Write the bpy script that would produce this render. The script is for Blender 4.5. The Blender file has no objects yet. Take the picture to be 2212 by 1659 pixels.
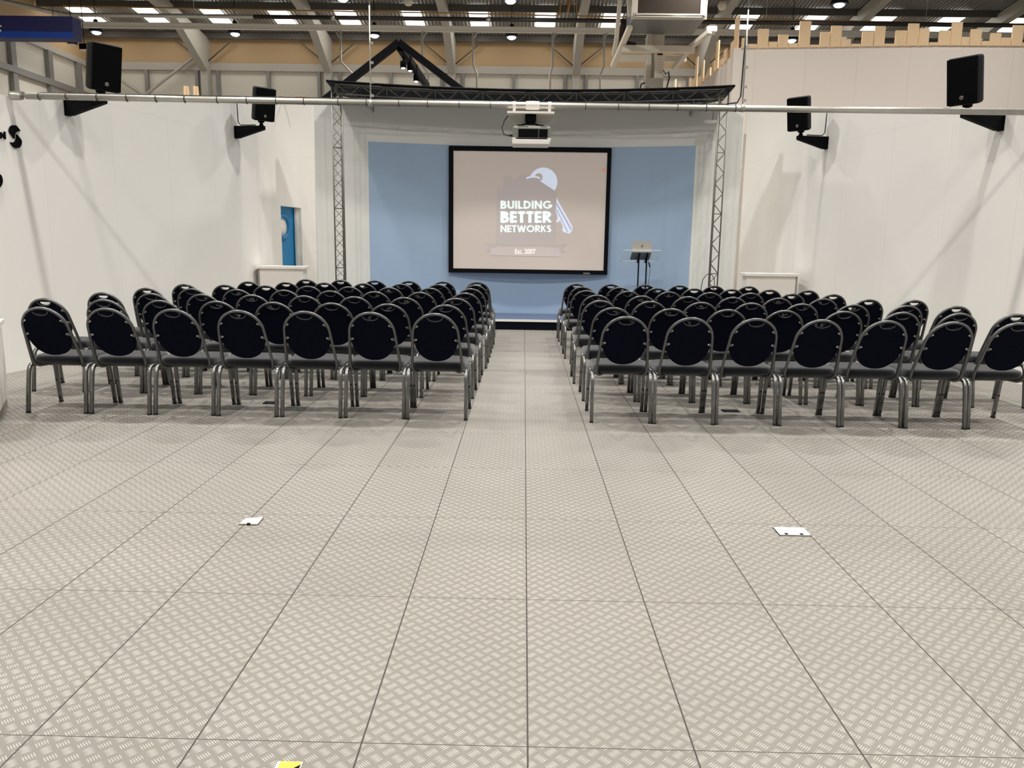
import bpy, bmesh, math, random
from mathutils import Vector, Matrix
random.seed(7)
S = bpy.context.scene
COL = S.collection
PI = math.pi

# ------------------------------------------------------------------ camera
F, CX, CY = 1690.0, 1106.0, 829.5
RT = Vector((0.9998, 0.0152, 0.0149)); DN = Vector((0.0173, -0.1729, -0.9848)); FW = Vector((-0.0124, 0.9848, -0.1731))
CAM = Vector((-0.0367, -2.1269, 1.4792))
FW.normalize(); DN = (DN - FW*DN.dot(FW)).normalized(); RT = DN.cross(FW).normalized()
cam_data = bpy.data.cameras.new('camera'); cam = bpy.data.objects.new('camera', cam_data); COL.objects.link(cam)
cam.matrix_world = Matrix(((RT.x, -DN.x, -FW.x, CAM.x), (RT.y, -DN.y, -FW.y, CAM.y), (RT.z, -DN.z, -FW.z, CAM.z), (0, 0, 0, 1)))
cam_data.sensor_width = 36.0; cam_data.lens = F/2212*36.0; cam_data.clip_end = 200
S.camera = cam

def at(u, v, Y):
    """world point seen at photo pixel (u, v) on the plane y = Y (survey helper)"""
    d = RT*((u-CX)/F) + DN*((v-CY)/F) + FW
    return CAM + d*((Y-CAM.y)/d.y)

# ------------------------------------------------------------------ materials
def srgb(c):
    return tuple((x/12.92 if x <= .04045 else ((x+.055)/1.055)**2.4) for x in [k/255 for k in c]) + (1,)
MATS = {}
def mat(name, rgb, rough=.6, metal=0., spec=.5, noise=0., nscale=8., bump=0., bscale=200., emit=0., emit_rgb=None, alpha=None, sheen=0., trans=0., lin=None):
    if name in MATS: return MATS[name]
    m = bpy.data.materials.new(name); m.use_nodes = True; nt = m.node_tree; b = nt.nodes['Principled BSDF']
    c = lin + (1,) if lin else srgb(rgb)
    b.inputs['Base Color'].default_value = c; b.inputs['Roughness'].default_value = rough; b.inputs['Metallic'].default_value = metal
    b.inputs['Specular IOR Level'].default_value = spec
    if sheen: b.inputs['Sheen Weight'].default_value = sheen; b.inputs['Sheen Roughness'].default_value = .5
    if trans: b.inputs['Transmission Weight'].default_value = trans; b.inputs['IOR'].default_value = 1.45
    if alpha is not None: b.inputs['Alpha'].default_value = alpha
    if emit:
        b.inputs['Emission Color'].default_value = srgb(emit_rgb or rgb); b.inputs['Emission Strength'].default_value = emit
    if noise or bump: tc = nt.nodes.new('ShaderNodeTexCoord')
    if noise:
        n = nt.nodes.new('ShaderNodeTexNoise'); n.inputs['Scale'].default_value = nscale; n.inputs['Detail'].default_value = 5
        nt.links.new(tc.outputs['Object'], n.inputs['Vector'])
        mx = nt.nodes.new('ShaderNodeMixRGB'); mx.blend_type = 'MIX'
        mx.inputs[1].default_value = tuple(k*(1-noise) for k in c[:3])+(1,); mx.inputs[2].default_value = tuple(min(1, k*(1+noise)) for k in c[:3])+(1,)
        nt.links.new(n.outputs['Fac'], mx.inputs[0]); nt.links.new(mx.outputs[0], b.inputs['Base Color'])
    if bump:
        n2 = nt.nodes.new('ShaderNodeTexNoise'); n2.inputs['Scale'].default_value = bscale; nt.links.new(tc.outputs['Object'], n2.inputs['Vector'])
        bp = nt.nodes.new('ShaderNodeBump'); bp.inputs['Strength'].default_value = bump; bp.inputs['Distance'].default_value = .01
        nt.links.new(n2.outputs['Fac'], bp.inputs['Height']); nt.links.new(bp.outputs[0], b.inputs['Normal'])
    MATS[name] = m
    return m

class NB:
    """tiny node-math helper"""
    def __init__(s, nt): s.nt = nt
    def m(s, op, a, b=None, c=None, clamp=False):
        n = s.nt.nodes.new('ShaderNodeMath'); n.operation = op; n.use_clamp = clamp
        for i, x in enumerate((a, b, c)):
            if x is None: continue
            if isinstance(x, (int, float)): n.inputs[i].default_value = x
            else: s.nt.links.new(x, n.inputs[i])
        return n.outputs[0]
    def mix(s, f, a, b, typ='MIX'):
        n = s.nt.nodes.new('ShaderNodeMixRGB'); n.blend_type = typ
        for i, x in enumerate((f, a, b)):
            if isinstance(x, (int, float)): n.inputs[i].default_value = x
            elif isinstance(x, tuple): n.inputs[i].default_value = x
            else: s.nt.links.new(x, n.inputs[i])
        return n.outputs[0]

TW, TL = .5, .9954
def floor_material():
    m = bpy.data.materials.new('tread_plate_floor'); m.use_nodes = True; nt = m.node_tree; b = nt.nodes['Principled BSDF']; N = NB(nt)
    tc = nt.nodes.new('ShaderNodeTexCoord'); sp = nt.nodes.new('ShaderNodeSeparateXYZ'); nt.links.new(tc.outputs['Object'], sp.inputs[0])
    X, Y = sp.outputs[0], sp.outputs[1]
    tx = N.m('DIVIDE', X, TW); ty = N.m('DIVIDE', Y, TL)
    ix, iy = N.m('FLOOR', tx), N.m('FLOOR', ty)
    cb = nt.nodes.new('ShaderNodeCombineXYZ'); nt.links.new(ix, cb.inputs[0]); nt.links.new(iy, cb.inputs[1])
    wn = nt.nodes.new('ShaderNodeTexWhiteNoise'); wn.noise_dimensions = '2D'; nt.links.new(cb.outputs[0], wn.inputs['Vector'])
    ws = nt.nodes.new('ShaderNodeSeparateColor'); nt.links.new(wn.outputs['Color'], ws.inputs[0])
    px = N.m('ADD', X, N.m('MULTIPLY', ws.outputs[0], .2)); py = N.m('ADD', Y, N.m('MULTIPLY', ws.outputs[1], .2))
    s = .0445; k = 1/(math.sqrt(2)*s)
    u = N.m('MULTIPLY', N.m('ADD', px, py), k); v = N.m('MULTIPLY', N.m('SUBTRACT', px, py), k)
    iu, iv = N.m('FLOOR', u), N.m('FLOOR', v)
    fu = N.m('SUBTRACT', N.m('SUBTRACT', u, iu), .5); fv = N.m('SUBTRACT', N.m('SUBTRACT', v, iv), .5)
    par = N.m('FLOORED_MODULO', N.m('ADD', iu, iv), 2.0)
    inv = N.m('SUBTRACT', 1.0, par)
    a = N.m('ADD', N.m('MULTIPLY', fu, inv), N.m('MULTIPLY', fv, par))      # along the bar
    c = N.m('ADD', N.m('MULTIPLY', fv, inv), N.m('MULTIPLY', fu, par))      # across the bars
    pit = .165
    cq = N.m('DIVIDE', c, pit); ci = N.m('ROUND', cq); cf = N.m('ABSOLUTE', N.m('SUBTRACT', cq, ci))
    ok = N.m('LESS_THAN', N.m('ABSOLUTE', ci), 2.5)
    an = N.m('DIVIDE', a, .41)
    w = N.m('MULTIPLY', N.m('SUBTRACT', 1.0, N.m('MULTIPLY', an, an)), .36)
    h = N.m('MULTIPLY', N.m('MULTIPLY', N.m('SUBTRACT', w, cf), 6.0, clamp=True), ok, clamp=True)
    # joints
    dx = N.m('MULTIPLY', N.m('ABSOLUTE', N.m('SUBTRACT', tx, N.m('ROUND', tx))), TW)
    dy = N.m('MULTIPLY', N.m('ABSOLUTE', N.m('SUBTRACT', ty, N.m('ROUND', ty))), TL)
    j = N.m('MAXIMUM', N.m('LESS_THAN', dx, .0027), N.m('LESS_THAN', dy, .0017))
    n1 = nt.nodes.new('ShaderNodeTexNoise'); n1.inputs['Scale'].default_value = 1.3; n1.inputs['Detail'].default_value = 6; nt.links.new(tc.outputs['Object'], n1.inputs['Vector'])
    n2 = nt.nodes.new('ShaderNodeTexNoise'); n2.inputs['Scale'].default_value = 45; n2.inputs['Detail'].default_value = 3; nt.links.new(tc.outputs['Object'], n2.inputs['Vector'])
    base = N.mix(n1.outputs['Fac'], srgb((119, 114, 108)), srgb((135, 131, 125)))
    base = N.mix(N.m('MULTIPLY', ws.outputs[2], .25), base, srgb((143, 139, 132)))
    base = N.mix(N.m('MULTIPLY', n2.outputs['Fac'], .22), base, srgb((124, 118, 110)))
    wear_glint = N.m('MULTIPLY', h, N.m('ADD', .35, N.m('MULTIPLY', n1.outputs['Fac'], .55)))  # worn bar tops, with their reflected flecks lightened into the colour
    colr = N.mix(wear_glint, base, srgb((200, 196, 188)))
    colr = N.mix(j, colr, srgb((62, 56, 50)))
    nt.links.new(colr, b.inputs['Base Color'])
    b.inputs['Metallic'].default_value = .12
    nt.links.new(N.m('SUBTRACT', .56, N.m('MULTIPLY', h, .16)), b.inputs['Roughness'])
    hh = N.m('SUBTRACT', h, N.m('MULTIPLY', j, 2.0))
    bp = nt.nodes.new('ShaderNodeBump'); bp.inputs['Strength'].default_value = .55; bp.inputs['Distance'].default_value = .002
    nt.links.new(hh, bp.inputs['Height']); nt.links.new(bp.outputs[0], b.inputs['Normal'])
    return m

def panel_wall_material(name, rgb, pw, seam_z, seam=.0025, dark=.8, var=.03, offs=0.):
    """painted boards: faint joints every pw along UV.x and at UV.y = seam_z"""
    m = bpy.data.materials.new(name); m.use_nodes = True; nt = m.node_tree; b = nt.nodes['Principled BSDF']; N = NB(nt)
    uv = nt.nodes.new('ShaderNodeUVMap'); sp = nt.nodes.new('ShaderNodeSeparateXYZ'); nt.links.new(uv.outputs[0], sp.inputs[0])
    tx = N.m('DIVIDE', N.m('ADD', sp.outputs[0], offs), pw)
    dx = N.m('MULTIPLY', N.m('ABSOLUTE', N.m('SUBTRACT', tx, N.m('ROUND', tx))), pw)
    j = N.m('LESS_THAN', dx, seam)
    if seam_z: j = N.m('MAXIMUM', j, N.m('LESS_THAN', N.m('ABSOLUTE', N.m('SUBTRACT', sp.outputs[1], seam_z)), seam))
    tc = nt.nodes.new('ShaderNodeTexCoord'); n1 = nt.nodes.new('ShaderNodeTexNoise'); n1.inputs['Scale'].default_value = .7; n1.inputs['Detail'].default_value = 4
    nt.links.new(tc.outputs['Object'], n1.inputs['Vector'])
    c = srgb(rgb)
    base = N.mix(n1.outputs['Fac'], tuple(k*(1-var) for k in c[:3])+(1,), tuple(min(1, k*(1+var)) for k in c[:3])+(1,))
    wn = nt.nodes.new('ShaderNodeTexWhiteNoise'); wn.noise_dimensions = '1D'; nt.links.new(N.m('ROUND', N.m('SUBTRACT', tx, .5)), wn.inputs['W'])
    base = N.mix(N.m('MULTIPLY', wn.outputs['Value'], .5), base, tuple(k*(1-var) for k in c[:3])+(1,))
    col = N.mix(j, base, tuple(k*dark for k in c[:3])+(1,))
    nt.links.new(col, b.inputs['Base Color']); b.inputs['Roughness'].default_value = .62; b.inputs['Specular IOR Level'].default_value = .3
    return m

M_FLOOR = floor_material()
M_WALL = panel_wall_material('white_painted_boards', (240, 238, 233), 1.22, 3.22, dark=.86)
M_WALLT = panel_wall_material('pinkish_white_boards', (232, 222, 213), 1.0, None, seam=.004, dark=.80, var=.035)
M_WALLC = panel_wall_material('shaded_white_stage_boards', (225, 225, 220), 2.44, 3.0, dark=.93, var=.015)  # same white paint as the side walls, darkened in the colour for shade
M_HALL = panel_wall_material('hall_cladding', (228, 221, 206), 50., 7.95, seam=.012, dark=.8)
M_BLUE = mat('blue_paint', (158, 181, 207), .6, noise=.03, nscale=2)
M_BEIGE = mat('tan_insulation_board', (198, 168, 128), .8, noise=.05, nscale=1)
M_METAL = mat('gunmetal_tube', (101, 102, 102), .36, .85, noise=.12, nscale=25)
M_CHROME = mat('worn_chrome_leg', (124, 124, 123), .3, .9, noise=.22, nscale=30)
M_FABRIC = mat('black_fabric', (12, 15, 28), .95, spec=.06, noise=.45, nscale=320, bump=.3, bscale=500)
M_SEAT = mat('charcoal_fabric', (16, 17, 23), .95, spec=.1, noise=.25, nscale=320, bump=.3, bscale=500, sheen=.45)
M_RUBBER = mat('black_rubber', (14, 14, 15), .7)
M_RIVET = mat('bright_rivet', (196, 190, 180), .3, .9)
M_BLACK = mat('black_plastic', (4, 4, 6), .7, spec=.1, noise=.1, nscale=40)
M_BLACKG = mat('dark_grey_plastic', (27, 27, 27), .7, spec=.2, noise=.1, nscale=40)
M_SATBLACK = mat('satin_black_paint', (5, 6, 12), .6, spec=.12)
M_GALV = mat('galvanised_steel', (186, 184, 176), .38, .75, noise=.14, nscale=9)
M_TRUSS = mat('dull_aluminium', (122, 119, 112), .45, .6, noise=.08, nscale=12)
M_STEELW = mat('grey_painted_steel', (186, 181, 170), .55, noise=.05, nscale=2)
M_TRAY = mat('pale_beam_paint', (222, 218, 208), .5)
M_STEELG = mat('grey_wall_post', (150, 148, 144), .5, .3)
M_ROOF = None
M_WHITE = mat('white_laminate', (236, 231, 224), .5, noise=.015, nscale=3)
M_PLINTH = mat('grey_plinth', (150, 144, 134), .6)
M_PINE = mat('pine_boards', (238, 207, 166), .7, noise=.09, nscale=5)
M_SKYL = mat('skylight_sheet', (255, 252, 244), .6, emit=5.0, emit_rgb=(255, 253, 247))
M_LAMP = mat('led_lens', (235, 240, 255), .5, emit=60., emit_rgb=(226, 234, 255))
M_PURLIN = mat('dark_purlin', (92, 88, 82), .6)
M_HEAT = mat('dark_heater_tube', (62, 58, 54), .45, .4)
M_YELLOW = mat('yellow_gas_pipe', (176, 132, 70), .5)
M_CLOTH = mat('dark_canopy_cloth', (27, 28, 37), .85, noise=.15, nscale=6)
M_STAGE = mat('blue_stage_carpet', (84, 99, 128), .85, noise=.08, nscale=60)
M_KICK = mat('navy_stage_front', (10, 14, 26), .75, spec=.08)
M_STRIP = mat('white_edge_strip', (235, 234, 230), .4)
M_ACRYL = mat('clear_acrylic', (232, 240, 244), .05, alpha=.22)
M_ACRE = mat('acrylic_edge', (226, 236, 242), .2, alpha=.8)
M_NAVY = mat('navy_sign_face', (22, 26, 84), .5)
M_BLUES = mat('bright_blue_stripe', (0, 62, 158), .5)
M_DOOR = mat('blue_door_paint', (0, 128, 190), .35, noise=.03, nscale=2)
M_CREAM = mat('cream_machine_paint', (219, 211, 196), .5, noise=.04, nscale=4)
M_MGREY = mat('machine_underside_grey', (112, 113, 112), .5, noise=.12, nscale=3)
M_BROWN = mat('brown_mesh_panel', (47, 34, 21), .8, noise=.3, nscale=40)
M_GREYP = mat('grey_projector_plastic', (118, 117, 110), .5)
M_SILVER = mat('silver_laptop_lid', (206, 200, 190), .4, .2)
M_CABLE = mat('black_cable', (16, 16, 17), .6)
M_ORANGE = mat('orange_cable', (150, 98, 70), .6)
M_YEL = mat('yellow_tape', (247, 217, 70), .5)

def roof_material():
    m = bpy.data.materials.new('corrugated_roof_sheet'); m.use_nodes = True; nt = m.node_tree; b = nt.nodes['Principled BSDF']
    tc = nt.nodes.new('ShaderNodeTexCoord'); w = nt.nodes.new('ShaderNodeTexWave'); w.wave_type = 'BANDS'; w.bands_direction = 'X'
    w.inputs['Scale'].default_value = 2.4; nt.links.new(tc.outputs['Object'], w.inputs['Vector'])
    mx = nt.nodes.new('ShaderNodeMixRGB'); mx.inputs[1].default_value = srgb((112, 108, 101)); mx.inputs[2].default_value = srgb((156, 152, 145))
    nt.links.new(w.outputs['Fac'], mx.inputs[0]); nt.links.new(mx.outputs[0], b.inputs['Base Color']); b.inputs['Roughness'].default_value = .6
    bp = nt.nodes.new('ShaderNodeBump'); bp.inputs['Strength'].default_value = .8; bp.inputs['Distance'].default_value = .04
    nt.links.new(w.outputs['Fac'], bp.inputs['Height']); nt.links.new(bp.outputs[0], b.inputs['Normal'])
    return m
M_ROOF = roof_material()

# ------------------------------------------------------------------ mesh helpers
class MB:
    def __init__(s): s.v = []; s.f = []; s.mi = []; s.sm = []; s.mats = []; s.uv = None
    def mid(s, m):
        if m not in s.mats: s.mats.append(m)
        return s.mats.index(m)
    def add(s, vs, fs, m, smooth=False):
        o = len(s.v); k = s.mid(m)
        s.v += [tuple(v) for v in vs]
        for f in fs: s.f.append(tuple(i+o for i in f)); s.mi.append(k); s.sm.append(smooth)
        return s
    def hexa(s, p, m):   # p: 4 bottom (ccw from above) + 4 top
        return s.add(p, [(3, 2, 1, 0), (4, 5, 6, 7), (0, 1, 5, 4), (1, 2, 6, 5), (2, 3, 7, 6), (3, 0, 4, 7)], m)
    def box(s, c, d, m, rot=None):
        x, y, z = d[0]/2, d[1]/2, d[2]/2
        p = [Vector(q) for q in ((-x, -y, -z), (x, -y, -z), (x, y, -z), (-x, y, -z), (-x, -y, z), (x, -y, z), (x, y, z), (-x, y, z))]
        if rot is not None: p = [rot @ q for q in p]
        return s.hexa([q+Vector(c) for q in p], m)
    def bx(s, x0, x1, y0, y1, z0, z1, m): return s.box(((x0+x1)/2, (y0+y1)/2, (z0+z1)/2), (x1-x0, y1-y0, z1-z0), m)
    def prism(s, poly, ext, m):
        """planar polygon (3-D points) extruded by vector ext"""
        n = len(poly); a = [Vector(p) for p in poly]; e = Vector(ext)
        nn = Vector((0, 0, 0))
        for i in range(n): nn += a[i].cross(a[(i+1) % n])
        if nn.dot(e) < 0: a.reverse()
        b = [p+e for p in a]
        return s.add(a+b, [tuple(range(n-1, -1, -1)), tuple(range(n, 2*n))] + [(i, (i+1) % n, n+(i+1) % n, n+i) for i in range(n)], m)
    def tube(s, pts, r, m, n=8, sect=None, up=None, cap=True, smooth=True, closed=False):
        """sweep along pts; sect: list of 2-D offsets (default circle radius r)"""
        P = [Vector(p) for p in pts]; k = len(P)
        if sect is None: sect = [(r*math.cos(2*PI*i/n), r*math.sin(2*PI*i/n)) for i in range(n)]
        n = len(sect); T = []
        for i in range(k):
            if closed: t = P[(i+1) % k]-P[i-1]
            else: t = P[min(i+1, k-1)]-P[max(i-1, 0)]
            T.append(t.normalized())
        if up is None: up = Vector((0, 0, 1)) if abs(T[0].z) < .9 else Vector((1, 0, 0))
        a = Vector(up); vs = []
        for i in range(k):
            a = (a - T[i]*a.dot(T[i])); a.normalize(); b = T[i].cross(a)
            if up is not None and False: pass
            for x, y in sect: vs.append(P[i]+b*x+a*y)
        fs = [(i*n+j, i*n+(j+1) % n, (i+1)*n+(j+1) % n, (i+1)*n+j) for i in range(k-1) for j in range(n)]
        if closed: fs += [((k-1)*n+j, (k-1)*n+(j+1) % n, (j+1) % n, j) for j in range(n)]
        elif cap: fs += [tuple(range(n-1, -1, -1)), tuple((k-1)*n+j for j in range(n))]
        s.add(vs, fs, m, smooth)
        if cap and not closed: s.sm[-1] = s.sm[-2] = False
        return s
    def lathe(s, prof, m, c=(0, 0, 0), n=20, axis=None, smooth=True):
        R = Matrix.Identity(3) if axis is None else Vector((0, 0, 1)).rotation_difference(Vector(axis)).to_matrix()
        vs = [R @ Vector((r*math.cos(2*PI*j/n), r*math.sin(2*PI*j/n), z)) + Vector(c) for r, z in prof for j in range(n)]
        fs = [(i*n+j, i*n+(j+1) % n, (i+1)*n+(j+1) % n, (i+1)*n+j) for i in range(len(prof)-1) for j in range(n)]
        fs += [tuple(range(n-1, -1, -1)), tuple((len(prof)-1)*n+j for j in range(n))]
        s.add(vs, fs, m, smooth); s.sm[-1] = s.sm[-2] = False
        return s
    def mesh(s, name):
        me = bpy.data.meshes.new(name); me.from_pydata(s.v, [], s.f)
        for m in s.mats: me.materials.append(m)
        me.polygons.foreach_set('material_index', s.mi); me.polygons.foreach_set('use_smooth', s.sm)
        if s.uv:
            ul = me.uv_layers.new(name='UVMap')
            for l in me.loops: ul.data[l.index].uv = s.uv(me.vertices[l.vertex_index].co)
        me.update()
        return me
    def build(s, name, parent=None, bevel=0.):
        o = bpy.data.objects.new(name, s.mesh(name)); COL.objects.link(o)
        if parent is not None: o.parent = parent
        if bevel:
            b = o.modifiers.new('bevel', 'BEVEL'); b.width = bevel; b.segments = 2; b.limit_method = 'ANGLE'
        return o

def tag(o, label, cat, group=None):
    o['label'] = label; o['category'] = cat
    if group: o['group'] = group
    return o
def struct(o):
    o['kind'] = 'structure'; return o
def thing(name, label, cat, loc=(0, 0, 0), rz=0., group=None):
    o = bpy.data.objects.new(name, None); COL.objects.link(o); o.location = loc; o.rotation_euler = (0, 0, rz); o.empty_display_size = .1
    return tag(o, label, cat, group)
def sub_origin(mb, loc):
    """shift coordinates of a mesh builder so that it can be parented to an empty at loc"""
    l = Vector(loc); mb.v = [tuple(Vector(v)-l) for v in mb.v]; return mb

# ------------------------------------------------------------------ the setting
# floor
f = MB(); f.add([(-30, -18, 0), (30, -18, 0), (30, 36, 0), (-30, 36, 0)], [(0, 1, 2, 3)], M_FLOOR); struct(f.build('floor'))

WS = .165                                     # both side walls lean in towards the stage
def wallx(Y): return -5.73 + WS*(Y-6.72)      # inner face of the left wall (right wall mirrored)
def topz(Y): return 3.02 + .166*(Y-6.78) if Y > 6.78 else 3.02 - .004*(6.78-Y)
def side_wall(sgn, y0, y1, hole=None):
    """raked side wall; hole = (ya, yb, z) door opening"""
    mb = MB(); t = .13*-1
    def P(Y, z, k): return (sgn*(wallx(Y)+k), Y, z)
    def slab(ya, yb, z0, za, zb):
        q = [P(ya, z0, 0), P(yb, z0, 0), P(yb, z0, t), P(ya, z0, t), P(ya, za, 0), P(yb, zb, 0), P(yb, zb, t), P(ya, za, t)]
        if sgn > 0: q = [q[1], q[0], q[3], q[2], q[5], q[4], q[7], q[6]]
        mb.hexa(q, M_WALL)
    cuts = [y0, 6.78, y1] if y0 < 6.78 else [y0, y1]
    if hole:
        ya, yb, zh = hole
        slab(y0, 6.78, 0, topz(y0), topz(6.78)); slab(6.78, ya, 0, topz(6.78), topz(ya)); slab(yb, y1, 0, topz(yb), topz(y1)); slab(ya, yb, zh, topz(ya), topz(yb))
    else:
        for a, b in zip(cuts[:-1], cuts[1:]): slab(a, b, 0, topz(a), topz(b))
    mb.uv = lambda c: (c[1]*1.0135, c[2])
    return mb
struct(side_wall(1, -9., 15.2, (13.06, 13.93, 2.178)).build('wall_left'))
struct(side_wall(-1, -9., 14.5).build('wall_right'))

# door seen through the opening in the left wall
dn = struct(MB().hexa([(wallx(12.6)-.14, 12.6, 0), (wallx(14.3)-.14, 14.3, 0), (wallx(14.3)-.19, 14.3, 0), (wallx(12.6)-.19, 12.6, 0),
            (wallx(12.6)-.14, 12.6, 2.5), (wallx(14.3)-.14, 14.3, 2.5), (wallx(14.3)-.19, 14.3, 2.5), (wallx(12.6)-.19, 12.6, 2.5)], M_DOOR).build('door_1'))
dirw = Vector((WS, 1, 0)).normalized(); nrm = Vector((1, -WS, 0)).normalized()
yy = 13.40
pcw = Vector((wallx(yy)-.14, yy, 1.79))
rim = MB(); rim.tube([pcw+dirw*(.215*math.cos(a))+Vector((0, 0, .215*math.sin(a)))+nrm*.01 for a in [2*PI*i/32 for i in range(32)]], .045, M_DOOR, n=10, closed=True)
rim.build('porthole_ring', dn)
gl = MB(); gl.lathe([(.0, .0), (.19, .0), (.19, .012), (0, .012)], M_WHITE, c=pcw, n=32, axis=nrm); gl.build('porthole_pane', dn)
dj = MB(); ya = 13.93
dj.hexa([(wallx(ya)-.128, ya-.05, 0), (wallx(ya)-.085, ya-.05, 0), (wallx(ya)-.085, ya-.001, 0), (wallx(ya)-.128, ya-.001, 0), (wallx(ya)-.128, ya-.05, 2.17), (wallx(ya)-.085, ya-.05, 2.17), (wallx(ya)-.085, ya-.001, 2.17), (wallx(ya)-.128, ya-.001, 2.17)], M_WHITE)
struct(dj.build('trim_1'))

# curved stage wall (arc) with the painted blue area
AC, AR = Vector((0.06, 3.32, 0)), 10.0
def arc(x, r=AR): return (x, AC.y + math.sqrt(r*r-(x-AC.x)**2))
def arc_strip(x0, x1, z0, z1, r0, r1, m, n=40, uv=False):
    mb = MB(); vs = []; fs = []
    for i in range(n+1):
        x = x0+(x1-x0)*i/n; d = Vector((x-AC.x, math.sqrt(AR*AR-(x-AC.x)**2), 0)).normalized()
        for r in (r0, r1):
            p = AC+d*r
            vs += [(p.x, p.y, z0), (p.x, p.y, z1)]
    for i in range(n):
        a = i*4; b = a+4
        fs += [(a, b, b+1, a+1), (a+2, a+3, b+3, b+2), (a+1, b+1, b+3, a+3), (a, a+2, b+2, b)]
    fs += [(0, 1, 3, 2), (n*4, n*4+2, n*4+3, n*4+1)]
    mb.add(vs, fs, m)
    if uv: mb.uv = lambda c: (c[0], c[2])
    return mb
wbm = arc_strip(-3.2, 3.25, 0, 4.118, AR, AR+.12, M_WALLC)
for a_, b_ in ((-3.86, -3.2), (3.25, 3.86)):
    q_ = arc_strip(a_, b_, 0, 4.06, AR, AR+.12, M_WALLC, n=8); wbm.add(q_.v, q_.f, M_WALLC)
wbm.uv = lambda c: (c[0], c[2])
wb = struct(wbm.build('wall_back'))
arc_strip(-2.955, 3.09, .183, 3.353, AR-.006, AR-.001, M_BLUE).build('blue_painted_panel', wb)

# stage platform
ZS = .183
st = thing('stage_platform', 'low blue topped stage platform with navy front before the blue wall', 'stage'); struct(st)
top = MB(); xs = [-3.12+6.24*i/24 for i in range(25)]
poly = [(-3.12, 11.93)] + [(3.12, 11.93)] + [(x, arc(x)[1]-.012) for x in reversed(xs)]
top.prism([(x, y, ZS-.02) for x, y in poly], (0, 0, .02), M_STAGE); top.build('stage_top', st)
b = MB(); b.prism([(x, y if y > 11.94 else 11.945, 0) for x, y in poly], (0, 0, ZS-.021), M_KICK); b.build('stage_front', st)
b = MB(); b.bx(-3.12, 3.12, 11.915, 11.945, ZS-.034, ZS+.004, M_STRIP); b.build('edge_strip', st)

# hall shell
YB, XL, XR, ZB0, ZB1 = 30.0, -17.3, 24., 8.35, 9.22
def roofz(Y): return 9.42 + .1*(YB-Y)
w = MB(); w.bx(XL-.2, XR, YB, YB+.2, 0, ZB0, M_HALL); w.uv = lambda c: (c[0]+3, c[2]); struct(w.build('wall_far'))
w = MB(); w.bx(XL-.2, XR, YB-.02, YB+.2, ZB0, roofz(YB)+.1, M_BEIGE); struct(w.build('wall_far_upper'))
w = MB(); w.bx(XL-.2, XL, -18, YB, 0, ZB0, M_HALL); w.uv = lambda c: (c[1]+3, c[2]); struct(w.build('wall_hall_left'))
w = MB(); w.prism([(XL+.02, -18, ZB0), (XL+.02, YB, ZB0), (XL+.02, YB, roofz(YB)), (XL+.02, -18, roofz(-18))], (-.2, 0, 0), M_BEIGE); struct(w.build('wall_hall_left_upper'))
w = MB(); w.hexa([(XL-.3, -18, roofz(-18)), (XR, -18, roofz(-18)), (XR, YB+.3, roofz(YB+.3)), (XL-.3, YB+.3, roofz(YB+.3)),
                  (XL-.3, -18, roofz(-18)+.1), (XR, -18, roofz(-18)+.1), (XR, YB+.3, roofz(YB+.3)+.1), (XL-.3, YB+.3, roofz(YB+.3)+.1)], M_ROOF)
struct(w.build('ceiling'))
w = MB(); w.bx(XL, XR, YB-.14, YB-.01, ZB0-.28, ZB0+.0, M_STEELW); struct(w.build('trim_2'))
w = MB(); w.bx(XL+.01, XL+.12, -18, YB, ZB0-.2, ZB0, M_STEELW); struct(w.build('trim_3'))
w = MB(); w.bx(XL+.02, XL+.2, 5, YB, 6.95, 7.15, M_STEELG); struct(w.build('trim_4'))
# skylight sheets, purlins
CX0, BAY = -2.94, 4.79
n = 1
for k in range(-6, 9):
    xc = CX0 + BAY/4 + k*BAY/2 - .06; s = MB(); hw = .33; a, bq = 29.06, 26.98
    s.hexa([(xc-hw, bq, roofz(bq)-.07), (xc+hw, bq, roofz(bq)-.07), (xc+hw, a, roofz(a)-.07), (xc-hw, a, roofz(a)-.07),
            (xc-hw, bq, roofz(bq)-.02), (xc+hw, bq, roofz(bq)-.02), (xc+hw, a, roofz(a)-.02), (xc-hw, a, roofz(a)-.02)], M_SKYL)
    struct(s.build('window_%d' % n)); n += 1
for Y in (29.72, 26.82, 25.1, 23.4):
    s = MB(); s.box((3.3, Y, roofz(Y)-.14), (41, .09, .22), M_PURLIN); struct(s.build('purlin'))
# portal frames: column + haunch + rafter
for k in range(-2, 5):
    xc = CX0 + k*BAY; hw = .14
    s = MB()
    s.bx(xc-hw, xc+hw, YB-.46, YB-.02, 0, roofz(YB)-.16, M_STEELW)
    s.prism([(xc-hw, YB-.46, 8.0), (xc-hw, YB-2.9, roofz(YB-2.9)-.55), (xc-hw, YB-2.9, roofz(YB-2.9)-.16), (xc-hw, YB-.46, roofz(YB)-.16)], (2*hw, 0, 0), M_STEELW)
    s.prism([(xc-hw, YB-2.9, roofz(YB-2.9)-.55), (xc-hw, YB-16, roofz(YB-16)-.45), (xc-hw, YB-16, roofz(YB-16)-.16), (xc-hw, YB-2.9, roofz(YB-2.9)-.16)], (2*hw, 0, 0), M_STEELW)
    for sg in (-1, 1): s.tube([(xc+sg*.1, YB-.3, 8.35), (xc+sg*1.15, YB-.35, roofz(YB)-.25)], .025, M_PURLIN, n=6)
    struct(s.build('steel_column'))
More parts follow.
